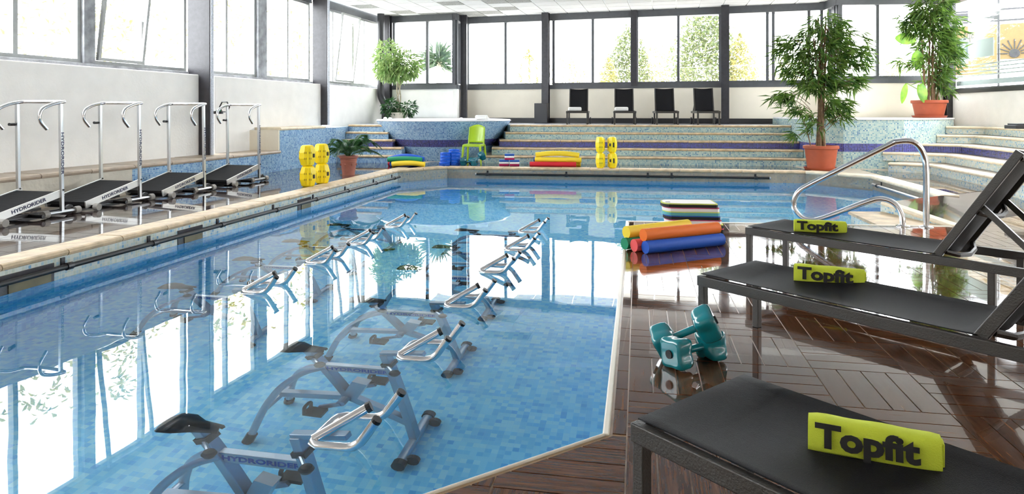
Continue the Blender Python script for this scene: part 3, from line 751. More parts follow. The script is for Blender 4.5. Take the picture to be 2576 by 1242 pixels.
for q in (pts[0], pts[-1]): autosmooth(obj('base_flange', B().lathe([(.075, 0), (.075, .008), (.05, .016), (.038, .02)], 20, q-b0), ['chrome'], t))

# ================================================================ AQUA BIKES
def bike():
    t = thing('aqua_bike', '', 'exercise bike', (0, 0, 0), 0, 'aqua bikes standing in the pool')
    post = B().beam((0, 0, .06), (-.19, 0, 1.16), .075, .05, (1, 0, 0)); obj('front_post', post, ['bikesteel'], t, bevel=.004)
    b = B()
    for k in range(8):
        s = .80+.045*k; q = Vector((-.19*(s*1.16/1.16), 0, .06+1.1*s)); b.tube([q+Vector((0, -.026, 0)), q+Vector((0, -.0395, 0))], .007, 8)
    b2 = B().beam((-.158, 0, .985), (-.168, 0, 1.03), .095, .07, (1, 0, 0)); obj('clamp', b2, ['black'], t)
    b = B().tube([(-.155, -.04, 1.0), (-.105, -.1, .995)], .012, 8); obj('knob_stem', b, ['bikesteel'], t)
    def knob(c): return autosmooth(obj('knob', B().lathe([(0, -.036), (.026, -.026), (.036, 0), (.026, .026), (0, .036)], 14, c), ['black'], t))
    knob((-.08, -.125, .995))
    obj('stem_arm', B().beam((-.215, 0, 1.165), (.06, 0, 1.215), .055, .05), ['bikesteel'], t, bevel=.004)
    # handlebar
    H = 1.28
    near = fillet([(-.02, -.145, H-.03), (.16, -.145, H-.025), (.25, -.145, H+.10)], .06)
    far = fillet([(-.02, .145, H-.03), (.16, .145, H-.025), (.25, .145, H+.10)], .06)
    loop = list(reversed(near))+[Vector((-.05, -.125, H-.03)), Vector((-.06, -.08, H-.03)), Vector((-.06, .08, H-.03)), Vector((-.05, .125, H-.03))]+far
    hb = autosmooth(obj('handlebar', B().tube(loop, .0205, 12), ['chrome'], t), 60)
    for y in (-.145, .145):
        q = Vector((.25, y, H+.10)); dr = Vector((.1, 0, .15)).normalized(); obj('end_cap', B().tube([q-dr*.002, q+dr*.014], .0215, 12), ['black'], hb)
    for y in (-.03,):
        q0, q1 = Vector((-.055, y-.08, H-.02)), Vector((.16, y, H+.10))
        ab = autosmooth(obj('centre_bar', B().tube([q0, q0.lerp(q1, .5), q1], .0205, 12), ['chrome'], t), 60)
        dr = (q1-q0).normalized(); obj('end_cap', B().tube([q1-dr*.002, q1+dr*.02], .0235, 12), ['black'], ab)
    # seat
    obj('seat_post', B().beam((-.695, 0, 1.13), (-.42, 0, .47), .075, .05, (1, 0, 0)), ['bikesteel'], t, bevel=.004)
    sb = B()
    prof = [(-.86, .07, 1.165), (-.84, .09, 1.18), (-.78, .085, 1.18), (-.71, .045, 1.17), (-.63, .024, 1.165), (-.585, .014, 1.158)]
    vs = []; fs = []
    for x, wy, z in prof:
        for a in range(9):
            q = -1+a/4; vs.append((x, q*wy, z-.035*q*q-(.004 if abs(q) == 1 else 0)))
    for i in range(len(prof)-1):
        for a in range(8): fs.append((i*9+a, i*9+a+1, (i+1)*9+a+1, (i+1)*9+a))
    sb.add(vs, fs); so = obj('saddle', sb, ['black'], t, smooth=True); md = so.modifiers.new('thick', 'SOLIDIFY'); md.thickness = .02
    obj('clamp', B().beam((-.645, 0, 1.01), (-.665, 0, 1.055), .095, .07, (1, 0, 0)), ['black'], t)
    obj('knob_stem', B().tube([(-.64, -.04, 1.03), (-.58, -.1, 1.025)], .012, 8), ['bikesteel'], t); knob((-.555, -.125, 1.025))
    obj('top_tube', B().beam((-.585, 0, .87), (-.13, 0, .885), .05, .09), ['bikesteel'], t, bevel=.004)
    text('HYDRORIDER', .062, 'blueink', t, frame((1, 0, .03), (0, 0, 1), (-.36, -.0265, .876)), bold=.002, sx=1.05)
    # rear legs, lower beam, crank
    for s in (-1, 1):
        c = [(-.57, .015*s, .87), (-.70, .05*s, .80), (-.82, .10*s, .62), (-.90, .16*s, .36), (-.95, .22*s, .06)]
        lg = autosmooth(obj('rear_leg', B().tube(fillet(c, .12), .026, 10), ['bikesteel'], t), 60)
        obj('foot_cap', B().tube([(-.944, .215*s, .08), (-.965, .24*s, .0)], .034, 10), ['black'], lg)
    obj('lower_beam', B().beam((-.88, 0, .40), (-.40, 0, .47), .05, .06), ['bikesteel'], t)
    obj('rear_crossbar', B().tube([(-.90, -.17, .33), (-.90, .17, .33)], .02, 10), ['bikesteel'], t)
    obj('front_beam', B().beam((-.42, 0, .47), (-.02, 0, .22), .05, .06), ['bikesteel'], t)
    ff_ = autosmooth(obj('front_foot', B().tube([(.0, -.26, .045), (.0, .26, .045)], .032, 12), ['bikesteel'], t), 60)
    for s in (-1, 1):
        obj('foot_cap', B().tube([(0, .24*s, .045), (0, .285*s, .045)], .042, 12), ['black'], ff_)
        obj('wheel', B().tube([(.06, .2*s-.015, .04), (.06, .2*s+.015, .04)], .04, 14), ['black'], ff_)
    obj('crank_axle', B().tube([(-.43, -.11, .47), (-.43, .11, .47)], .03, 12), ['bikesteel'], t)
    obj('resistance_box', B().beam((-.40, 0, .50), (-.34, 0, .70), .08, .1, (1, 0, 0)), ['bikesteel'], t)
    for s in (-1, 1):
        e1 = Vector((-.43-.13*s*-1, .11*s, .47+.07*s))
        ck = obj('crank_arm', B().beam((-.43, .11*s, .47), e1, .02, .035), ['bikesteel'], t)
        pb = B().box(e1+Vector((0, .06*s, 0)), (.12, .09, .03)); pb.tube(fillet([e1+Vector((-.05, .02*s, 0)), e1+Vector((-.05, .02*s, .09)), e1+Vector((-.05, .1*s, .09)), e1+Vector((-.05, .1*s, 0))], .03), .012, 6)
        obj('pedal', pb, ['black'], ck)
    return t
# the lowest handlebar point of every bike as seen in the photograph
HBs = [(780, 1112, 'nearest aqua bike, its saddle and lettered tube seen at the bottom edge'),
       (1000, 897, 'second aqua bike of the right row, just behind the nearest bike'),
       (1119, 767, 'third aqua bike of the right row from the near pool edge'),
       (1207, 682, 'fourth aqua bike of the right row, handlebar over bright window reflections'),
       (1270, 627, 'fifth aqua bike of the right row, next to last'),
       (1305, 583, 'farthest aqua bike of the right row'),
       (608, 732, 'nearest aqua bike of the left row, beside the left pool wall'),
       (768, 659, 'second aqua bike of the left row'), (872, 612, 'third aqua bike of the left row'), (968, 569, 'farthest aqua bike of the left row')]
ba = math.radians(-11.5); proto = bike()
for i, (px, py, lab) in enumerate(HBs):
    o = proto if i == 0 else copy_tree(proto)
    o['label'] = lab
    g = G(px, py, ZF+1.255)
    o.rotation_euler = (0, 0, ba); off_ = Matrix.Rotation(ba, 3, 'Z') @ Vector((-.06, -.13, 0))
    o.location = (g.x-off_.x, g.y-off_.y, ZF)

# ================================================================ AQUA TREADMILLS
def treadmill():
    # local y runs away from the viewer along the deck, x towards the pool; the near post foot is the origin
    t = thing('aqua_treadmill', '', 'treadmill', (0, 0, 0), 0, 'aqua treadmills in a row on the left deck')
    W_ = .60; L_ = .82; s0, s1 = .075, .25
    for x in (0, -W_):
        pt = obj('post', B().beam((x, 0, .05), (x-.0, -.02, 1.29), .036, .036, (1, 0, 0)), ['steel'], t, bevel=.004)
        obj('bolt', B().tube([(x+.02, -.003, .30), (x+.03, -.003, .30)], .010, 8), ['black'], pt)
        obj('foot_tube', B().tube([(x+.0, -.22, .045), (x, .20, .045)], .022, 10), ['steel'], t)
        for y in (-.22, .20): obj('rubber_cap', B().tube([(x, y-.035, .045), (x, y+.035, .045)], .042, 12), ['grey_rubber'], t)
        obj('wheel', B().tube([(x-.05, .13, .06), (x-.02, .13, .06)], .055, 14), ['black'], t)
    text('HYDRORIDER', .052, 'navyink', t, frame((0, 0, -1), (0, 1, 0), (.0195, -.012, .72)), sx=1.5, bold=.001)
    obj('height_knob', B().tube([(-W_-.02, -.03, 1.05), (-W_-.0, -.12, 1.05)], .018, 10), ['black'], t)
    # handle: crossbar with two drooping horns
    def horn(x): return [(x, .03, 1.31), (x, -.13, 1.285), (x, -.28, 1.22), (x, -.30, 1.10), (x, -.20, 1.0)]
    h1 = fillet(horn(.0), .1, 4); h2 = fillet(horn(-W_), .1, 4)
    pts_ = list(reversed(h1))+[Vector((-.02, .05, 1.312)), Vector((-.06, .06, 1.312)), Vector((-W_+.06, .06, 1.312)), Vector((-W_+.02, .05, 1.312))]+h2
    autosmooth(obj('handlebar', B().tube(pts_, .020, 10), ['chrome'], t), 60)
    # inclined running deck
    b = B(); n = 26
    for k in range(n):
        y0_, y1_ = -.05-L_*(1-k/n), -.05-L_*(1-(k+1)/n)
        za, zb = s0+(s1-s0)*k/n, s0+(s1-s0)*(k+1)/n
        b.add([(-.03, y0_+.003, za+.035), (-W_+.03, y0_+.003, za+.035), (-W_+.03, y1_-.003, zb+.035), (-.03, y1_-.003, zb+.035),
               (-.03, y0_+.003, za), (-W_+.03, y0_+.003, za), (-W_+.03, y1_-.003, zb), (-.03, y1_-.003, zb)],
              [(0, 1, 2, 3), (0, 4, 5, 1), (2, 6, 7, 3), (4, 7, 6, 5), (0, 3, 7, 4), (1, 5, 6, 2)])
    obj('running_belt', b, ['belt'], t)
    for x in (-.012, -W_+.012):
        rl = obj('side_rail', B().beam((x, -.05-L_, s0), (x, .03, s1+.018), .02, .085), ['alu'], t, bevel=.003)
    text('HYDRORIDER', .055, 'navyink', t, frame((0, L_, s1-s0), (0, 0, 1), (.0, -.05-L_*.45, s0+(s1-s0)*.55)), sx=1.25, bold=.0012)
    for y, z in ((-.78, .045), (-.30, .04)):
        lt = obj('cross_tube', B().tube([(.06, y, z), (-W_-.04, y, z)], .022, 10), ['blackpaint'], t)
    obj('rubber_cap', B().tube([(.04, -.78, .045), (.10, -.78, .045)], .042, 12), ['grey_rubber'], t)
    for x in (-.14, -W_+.14): obj('base_rail', B().beam((x, -.78, .05), (x, .15, .05), .03, .03), ['blackpaint'], t)
    return t
M['grey_rubber'] = mat('grey_rubber', srgb(150, 146, 140), .6)
tm = treadmill()
for i, (px, py) in enumerate(((156, 543), (352, 508), (514, 482), (652, 457))):
    o = tm if i == 0 else copy_tree(tm)
    o['label'] = ['nearest aqua treadmill, cut by the left picture edge', 'second aqua treadmill from the left, in front of rough plaster', 'third aqua treadmill, in front of the tall steel column', 'farthest aqua treadmill, nearest the yellow floats'][i]
    o.location = G(px, py, 0); o.rotation_euler = (0, 0, math.radians(-12))

# ================================================================ LOUNGERS
H_ = .392; LD = Vector((.62, -.785, 0)); LWd = .556
def lounger(H=H_, wd=LWd, piv=1.33, tot=2.0, bl=.80, ba_=57, wheels=False, name='sun_lounger', legx=.022):
    # x: foot end -> head end, y: 0 .. wd
    t = thing(name, '', 'lounger')
    for y in (.0, wd): obj('side_rail', B().beam((0, y, H-.03), (tot, y, H-.03), .032, .055), ['lframe'], t, bevel=.004)
    obj('end_rail', B().beam((.016, 0, H-.03), (.016, wd, H-.03), .032, .05), ['lframe'], t, bevel=.004)
    obj('end_rail', B().beam((tot-.016, 0, H-.03), (tot-.016, wd, H-.03), .032, .05), ['lframe'], t, bevel=.004)
    for x in (legx, tot-.35):
        for y in (.012, wd-.012): obj('leg', B().beam((x, y, 0), (x, y, H-.04), .04, .04), ['lframe'], t, bevel=.004)
    b = B(); nx, ny = 26, 12; vs = []
    for i in range(nx+1):
        for j in range(ny+1):
            s, q = i/nx, j/ny; y = .008+q*(wd-.016)
            e_ = min(1, s*8)*min(1, (1-s)*8+.35)
            vs.append((.01+s*(piv-.0), y, H+.004-.035*e_*math.sin(math.pi*q)**.8))
    b.add(vs, [(i*(ny+1)+j, (i+1)*(ny+1)+j, (i+1)*(ny+1)+j+1, i*(ny+1)+j+1) for i in range(nx) for j in range(ny)])
    obj('sling_seat', b, ['sling'], t, smooth=True).modifiers.new('thick', 'SOLIDIFY').thickness = -.004
    ca, sa = math.cos(math.radians(ba_)), math.sin(math.radians(ba_))
    P = lambda s, y, n=0: Vector((piv+.02+ca*s*bl-sa*n, y, H+sa*s*bl+ca*n))
    for y in (.032, wd-.032): obj('back_rail', B().beam(P(-.04, y), P(1, y), .03, .05), ['lframe'], t, bevel=.004)
    b = B(); vs = []
    for i in range(13):
        for j in range(9):
            s, q = i/12, j/8; vs.append(P(s, .04+q*(wd-.08), .02-.045*math.sin(math.pi*q)))
    b.add(vs, [(i*9+j, (i+1)*9+j, (i+1)*9+j+1, i*9+j+1) for i in range(12) for j in range(8)])
    obj('sling_back', b, ['sling'], t, smooth=True).modifiers.new('thick', 'SOLIDIFY').thickness = .004
    for s in (.05, .45, .96):
        c = [P(s, .04, -.02)]+[P(s, wd*q, -.02-.07*math.sin(math.pi*q)) for q in (.25, .5, .75)]+[P(s, wd-.04, -.02)]
        obj('cross_bar', B().tube(c, .016, 8), ['lframe'], t)
    for y in (.06, wd-.06): obj('strut', B().beam(P(.5, y, -.02), (piv+.62, y, H-.03), .02, .035), ['lframe'], t)
    obj('strut_bar', B().tube([(piv+.62, .02, H-.03), (piv+.62, wd-.02, H-.03)], .012, 8), ['lframe'], t)
    if wheels:
        for y in (-.04, wd+.04): obj('wheel', B().tube([(tot-.3, y-.015, .09), (tot-.3, y+.015, .09)], .09, 16), ['black'], t)
    return t
nl = lounger()
fronts = [(.358, 2.009), (1.038, 3.80), (1.844, 5.376)]
labs = ['foreground sun lounger whose corner leg stands at the bottom edge', 'middle of the three near sun loungers, behind the teal dumbbells', 'sun lounger nearest the steel handrail, backrest raised']
for i in range(3):
    o = nl if i == 0 else copy_tree(nl)
    o['label'] = labs[i]; o['group'] = 'sun loungers on the near deck'
    o.location = (fronts[i][0], fronts[i][1], ZN); o.rotation_euler = (0, 0, math.atan2(LD.y, LD.x))
fln = lounger(.34, .53, .80, 1.25, .62, 70, True)
xs = [(1452, 'leftmost far lounger, with a white towel on its seat'), (1572, 'second far lounger from the left, with a white towel'), (1679, 'third far lounger from the left, without towel'), (1783, 'rightmost far lounger on the terrace, without towel')]
for i, (px, lab) in enumerate(xs):
    o = fln if i == 0 else copy_tree(fln)
    o['label'] = lab; o['group'] = 'sun loungers on the terrace'
    d = 17.15-.18*i; c = XD(px, d); rz = math.radians(90-8)
    y = Matrix.Rotation(rz, 3, 'Z') @ Vector((0, .265, 0)); o.location = (c.x-y.x, c.y-y.y, ZT); o.rotation_euler = (0, 0, rz)
    if i < 2:
        tb = B().box((0, 0, .055), (.34, .2, .11)); tw = obj('folded_towel', tb, ['towelwhite'], label=['white towel folded on the leftmost far lounger', 'white towel folded on the second far lounger'][i], cat='towel', group='white towels on far loungers', bevel=.03)
        tw.location = (c.x-.02, c.y+.42, ZT+.33); tw.rotation_euler = (0, 0, math.radians(-6))
p = XD(1211, 16.3); tb = B().box((0, 0, .05), (.30, .18, .10)); tw = obj('folded_towel', tb, ['towelwhite'], label='white towel folded on the hot tub rim', cat='towel', bevel=.03); tw.location = (p.x, p.y+.12, TZ+.04)

# lime towels with print
def towel(label, p, q, z, hgt, lean=12):
    p, q = Vector((p[0], p[1], z)), Vector((q[0], q[1], z)); x = (q-p); L = x.length
    t = thing('rolled_towel', label, 'towel', p, math.atan2(x.y, x.x), 'lime towels on the near loungers')
    b = B(); n = 16; sec = []
    for k in range(n):
        a = 2*math.pi*k/n; ca, sa = math.cos(a), math.sin(a)
        y = .03*(abs(ca)**.35)*(1 if ca > 0 else -1); zz = hgt/2+hgt/2*(abs(sa)**.55)*(1 if sa > 0 else -1)
        sec.append((.035+y+zz*math.tan(math.radians(lean)), zz))
    st = 14; vs = []
    for i in range(st+1):
        s = i/st; e_ = 1-.10*(abs(2*s-1)**8)
        for (y, zz) in sec: vs.append((s*L, .035+(y-.035)*e_, zz*(1-.04*(1-e_)*10)+.0015*math.sin(14*s)*zz/hgt))
    fs = [(i*n+k, (i+1)*n+k, (i+1)*n+(k+1) % n, i*n+(k+1) % n) for i in range(st) for k in range(n)]+[tuple(range(n)), tuple(range(st*n, st*n+n))[::-1]]
    b.add(vs, fs); autosmooth(obj('towel_body', b, ['lime'], t), 50)
    obj('folded_layer', B().box((L+.001, .05, hgt*.45), (.012, .04, hgt*.84)), ['lime'], t, bevel=.004)
    # front face leans back: put the print on it
    ln = math.tan(math.radians(lean)); yf = lambda zz: .004+zz*ln
    mt = frame((1, 0, 0), (0, ln, 1), (L*.45, yf(hgt*.25)-.004, hgt*.25))
    text('Topfit', hgt, 'ink', t, mt, bold=.0030*hgt/.07, ext=.002, fit=(L*.79, hgt*.70))
    for a, c in ((.06, .34), (.42, .84)): obj('printed_line', B().box((L*(a+c)/2, yf(hgt*.06)-.004, hgt*.075), (L*(c-a), .002, .0012)), ['ink'], t)
    return t
zt = ZN+H_-.028
def tp(px, py): g = G(px, py, zt); return (g.x, g.y)
towel('lime towel printed Topfit on the foreground lounger', tp(2032, 1137), tp(2374, 1203), zt, .086)
towel('lime towel printed Topfit on the middle near lounger', tp(1996, 709), tp(2176, 727), zt, .092)
towel('lime towel printed Topfit on the lounger nearest the handrail', tp(1998, 583), tp(2130, 590), zt, .092)
# ================================================================ LOOSE THINGS ON THE DECKS
def float_block():
    t = thing('pool_float', '', 'float')
    H = .33; b = B()
    b.lathe([(.075, 0), (.105, .018), (.135, H*.36), (.135, H*.64), (.105, H-.018), (.075, H)], 8, ph=math.pi/8, sy=.74)
    body = obj('foam_body', b, ['yellow'], t)
    obj('ridge', B().prism([(-.018, -.088), (.018, -.088), (.014, -.1), (-.014, -.1)], H*.1, H*.9), ['yellow'], t)
    for zz in (.36, .64):
        for x in (-.05, -.025, 0, .025, .05):
            obj('slot_shade', B().box((x, -.0915, H*zz), (.010, .006, .03)), ['yelshade'], t)
        for x in (-.03, 0, .03): obj('slot_shade', B().box((-.1255, x, H*zz), (.006, .010, .03)), ['yelshade'], t)
    obj('label_patch', B().box((.094, -.066, H*.5), (.03, .02, .06), Matrix.Rotation(math.radians(42), 3, 'Z')), ['black'], t)
    obj('side_print', B().box((.1255, .0, H*.5), (.006, .03, .10)), ['black'], t)
    return t
fb = float_block(); first = True
def put(proto, loc, rz, label, group=None, used=[]):
    if proto.name in used: o = copy_tree(proto)
    else: o = proto; used.append(proto.name)
    o.location = loc; o.rotation_euler = (0, 0, rz); o['label'] = label
    if group: o['group'] = group
    return o
for px, py, rz, nm in ((770, 471, .25, 'left stack beside the potted palm'), (806, 463, .25, 'right stack beside the potted palm')):
    g = G(px, py, 0)
    put(fb, (g.x, g.y+.1, 0), rz, 'lower yellow float in the '+nm, 'yellow floats'); put(fb, (g.x-.01, g.y+.1, .332), rz+.1, 'upper yellow float in the '+nm, 'yellow floats')
for px, py, rz, nm in ((1512, 424, 1.57, 'left stack in front of the wide steps'), (1543, 424, -1.5, 'right stack in front of the wide steps')):
    g = G(px, py, 0)
    put(fb, (g.x, g.y+.12, .0), rz, 'lower yellow float in the '+nm, 'yellow floats'); put(fb, (g.x-.005, g.y+.12, .332), rz, 'upper yellow float in the '+nm, 'yellow floats')

def noodle(label, p, q, z, r, m, bend=0, group='pool noodles', up=0):
    p, q = Vector((p[0], p[1], z)), Vector((q[0], q[1], z+up)); n = 10; pts = []
    x = (q-p).normalized()
    for i in range(n+1):
        s = i/n; pts.append(p.lerp(q, s)-p+Vector((0, 0, bend*math.sin(math.pi*s))))
    t = link('pool_noodle', B().tube(pts, r, 18).mesh('pool_noodle', [m]), None, label, 'pool noodle', group, None, p); autosmooth(t, 50); return t
zz = ZN
g1, g2 = G(1633, 641, ZN), G(1826, 619, ZN); r = .058
dv = (g2-g1).normalized(); n_ = Vector((-dv.y, dv.x, 0))
base1, base2 = g1+n_*r, g2+n_*r
noodle('blue noodle lying in front of the near noodle pile', base1, base2, ZN+r, r, 'n_blue')
noodle('coral noodle under the orange one in the near pile', base1+n_*(2*r+.002)-dv*.04, base2+n_*2*r, ZN+r, r, 'n_pink')
noodle('orange noodle lying on top of the near pile', base1+n_*r+dv*.02, base2+n_*r, ZN+r+1.74*r, r, 'n_orange')
noodle('green noodle at the back left of the near pile', G(1580, 631, ZN)+n_*r, base2+n_*5.2*r, ZN+r, r*.95, 'n_green')
noodle('yellow noodle crossing the back of the near pile', G(1590, 631, ZN)+n_*(1.6*r), base2+n_*5.4*r-dv*.15, ZN+2.75*r, r, 'n_yellow')
rr = .055
def nl_(x0, x1, dd, row, m, lab, bend=0.0, tilt=0): noodle(lab, (x0, dd), (x1, dd-.143*(x1-x0)), rr+row*1.75*rr, rr, m, bend)
nl_(-2.60, -1.88, 14.80, 0, 'n_yellow', 'bent yellow noodle at the front of the left noodle pile', .03)
nl_(-2.66, -1.95, 14.915, 0, 'n_blue', 'lower blue noodle end in the left noodle pile'); nl_(-2.72, -2.0, 15.03, 0, 'n_red', 'red noodle end showing under the left noodle pile')
nl_(-2.70, -1.95, 14.858, 1, 'n_green', 'green noodle in the left noodle pile', .02)
nl_(-2.70, -1.92, 14.973, 1, 'n_blue', 'blue noodle on top of the left noodle pile', .07)
nl_(.39, 1.38, 14.83, 0, 'n_red', 'red noodle at the front of the far noodle pile'); nl_(.50, 1.49, 14.945, 0, 'n_yellow', 'lower yellow noodle end of the far noodle pile'); nl_(.48, 1.45, 15.06, 0, 'n_blue', 'lower blue noodle at the back of the far noodle pile')
nl_(.50, 1.50, 14.888, 1, 'n_yellow', 'straight yellow noodle on the far noodle pile'); nl_(.48, 1.48, 15.003, 1, 'n_blue', 'blue noodle behind the far noodle pile')
nl_(.52, 1.46, 14.945, 2, 'n_yellow', 'arched yellow noodle at the top of the far noodle pile', .04)

# kickboards
def board(L, W_, th, m, edge):
    pts = []
    n = 24
    for i in range(n):                       # rounded nose on the left, square tail on the right, waisted sides
        pass
    out = [(L, -W_/2+.02), (L, W_/2-.02), (L-.02, W_/2), (L*.6, W_/2-.015), (L*.35, W_/2-.005), (L*.16, W_/2-.02)]
    out += [(L*.16*(1-math.sin(a)), (W_/2-.02)*math.cos(a)) for a in [math.pi/2*k/6 for k in range(1, 12)]]
    out += [(L*.16, -W_/2+.02), (L*.35, -W_/2+.005), (L*.6, -W_/2+.015), (L-.02, -W_/2)]
    b = B().prism(out, 0, th); return b, out
gk = G(1757, 583, ZN); kz = ZN
cols = [('f_black', 'f_pink', 'dark purple-edged kickboard, lowest of the stack'), ('f_black', 'f_lime', 'black kickboard with lime edge, second from the bottom'), ('f_white', 'f_pink', 'white kickboard with pink edge, third from the bottom'), ('f_black', 'f_blue', 'black kickboard in the middle of the stack'), ('f_teal', 'f_lime', 'teal kickboard with lime edge in the stack'), ('f_white', 'f_pink', 'white kickboard with pink edge, second from the top'), ('f_black', 'f_lime', 'black kickboard on top of the stack')]
for k, (m, e_, lab) in enumerate(cols):
    L_, W_, th = .585, .36, .044
    bb_, out = board(L_, W_, th*.72, m, e_)
    t = thing('kickboard', lab, 'kickboard', (gk.x-.30-.012*k+R.uniform(-.01, .01), gk.y+.17, kz), math.radians(-4)+R.uniform(-.02, .02), 'kickboards stacked on the near deck')
    obj('foam_board', bb_, [m if k < 6 else 'f_white'] if k == 6 and False else [m], t)
    b2 = B().prism([(p[0]*.998+.0005, p[1]*.998) for p in out], th*.72, th-.001); obj('edge_layer', b2, [e_], t)
    if k == 6:
        obj('top_print', B().prism([(p[0]*.94+.017, p[1]*.94) for p in out], th-.001, th+.001), ['f_white'], t)
        obj('handle_slot', B().box((.07, -.06, th+.0015), (.05, .03, .002)), ['f_black'], t)
    kz += th

# dumbbells
def dumbbell(m='teal', name='aqua_dumbbell', sc_=1.0):
    t = thing(name, '', 'dumbbell'); Lb = .31*sc_
    for s in (-1, 1):
        b = B(); n = 40; prof = [(-.066, .70), (-.062, .88), (-.05, .97), (-.03, 1.0), (.015, .98), (.042, .90), (.056, .72), (.064, .46), (.07, .2)]
        vs = []; a_ = .096*sc_
        for z, f in prof:
            for k in range(n):
                th = 2*math.pi*k/n
                c_, s_ = math.cos(th), math.sin(th)
                sq = 1/(abs(c_)**7+abs(s_)**7)**(1/7)
                dent = 1-.13*(math.cos(2*th)**2)**2*(1 if z > -.03 else .3)
                rr_ = a_*f*sq*dent*.93
                vs.append((s*(Lb/2-.02)-s*z*sc_, rr_*c_, rr_*s_))
        fs = [(i*n+k, i*n+(k+1) % n, (i+1)*n+(k+1) % n, (i+1)*n+k) for i in range(len(prof)-1) for k in range(n)]+[tuple(range(n)), tuple(range((len(prof)-1)*n, len(prof)*n))]
        b.add(vs, fs); h = autosmooth(obj('head', b, [m], t), 50)
        obj('end_plug', B().tube([(s*(Lb/2+.038*sc_), 0, 0), (s*(Lb/2+.052*sc_), 0, 0)], .025*sc_, 16), ['black'], h)
    autosmooth(obj('grip', B().tube([(-Lb/2+.04, 0, 0), (Lb/2-.04, 0, 0)], .022*sc_, 16), [m], t), 60)
    return t
def pose(o, a, b, roll, label, group):
    a, b = Vector(a), Vector(b); x = (b-a).normalized(); y = Vector((0, 0, 1)).cross(x).normalized(); z = x.cross(y)
    m = Matrix((x, y, z)).transposed() @ Matrix.Rotation(math.radians(roll), 3, 'X')
    o.rotation_euler = m.to_euler(); o.location = (a+b)/2; o['label'] = label; o['group'] = group; return o
db = dumbbell(sc_=.86)
pose(db, (.83, 3.46, ZN+.077), (1.05, 3.59, ZN+.077), 45+38, 'lower teal dumbbell lying on the wet near deck', 'teal dumbbells on the near deck')
pose(copy_tree(db), (.795, 3.60, ZN+.085), (1.02, 3.55, ZN+.20), 20, 'upper teal dumbbell leaning across the other one', 'teal dumbbells on the near deck')
ds = dumbbell('tealdark', sc_=.95)
g = G(1178, 417, 0); pose(ds, (g.x-.13, g.y+.1, .085), (g.x+.16, g.y-.02, .085), 20, 'left dark teal dumbbell in front of the green chair', 'teal dumbbells by the chair')
g = G(1187, 417, 0); pose(copy_tree(ds), (g.x+.02, g.y+.05, .09), (g.x+.2, g.y+.16, .2), 20, 'right dark teal dumbbell tilted up in front of the green chair', 'teal dumbbells by the chair')

# ankle cuffs in two stacks
def cuff():
    t = thing('ankle_cuff', '', 'ankle cuff')
    autosmooth(obj('foam_ring', B().lathe([(.062, 0), (.118, 0), (.125, .012), (.12, .03), (.11, .036), (.12, .042), (.125, .06), (.118, .07), (.062, .07), (.062, 0)], 22), ['cuff'], t))
    obj('strap', B().lathe([(.122, .03), (.128, .03), (.128, .042), (.122, .042), (.122, .03)], 22), ['n_blue'], t)
    obj('buckle', B().box((.02, -.13, .036), (.05, .014, .026)), ['n_blue'], t); return t
cf = cuff(); names = ['lowest', 'second lowest', 'middle', 'second highest', 'top']
for s, (px, py, n) in enumerate(((1121, 417, 4), (1143, 416.5, 5))):
    g = G(px, py, 0); z = 0
    for k in range(n):
        nm = names[k] if n == 5 else ['lowest', 'second lowest', 'third', 'top'][k]
        put(cf, (g.x+R.uniform(-.015, .015)+(-.03 if k == 0 and s == 0 else 0), g.y+.14+R.uniform(-.01, .01), z), R.uniform(-.5, .5), '%s blue ankle cuff of the %s stack by the pool edge' % (nm, ['shorter', 'taller'][s]), 'blue ankle cuffs'); z += .0715
# three-coloured foam blocks
def block():
    t = thing('foam_block', '', 'pull buoy')
    for k, m in enumerate(('f_mag', 'f_white', 'f_blue')): obj('foam_layer', B().box((0, 0, .022+.044*k), (.215, .13, .0435)), [m], t, bevel=.012)
    return t
bk = block(); g = G(1284, 418, 0); yb = g.y+.1
put(bk, (g.x+.09, yb, 0), 0, 'lower right red white and blue foam block', 'three-coloured foam blocks'); put(bk, (g.x-.14, yb+.05, 0), 0, 'lower left red white and blue foam block', 'three-coloured foam blocks'); put(bk, (g.x-.02, yb+.02, .1325), 0, 'upper red white and blue foam block', 'three-coloured foam blocks')

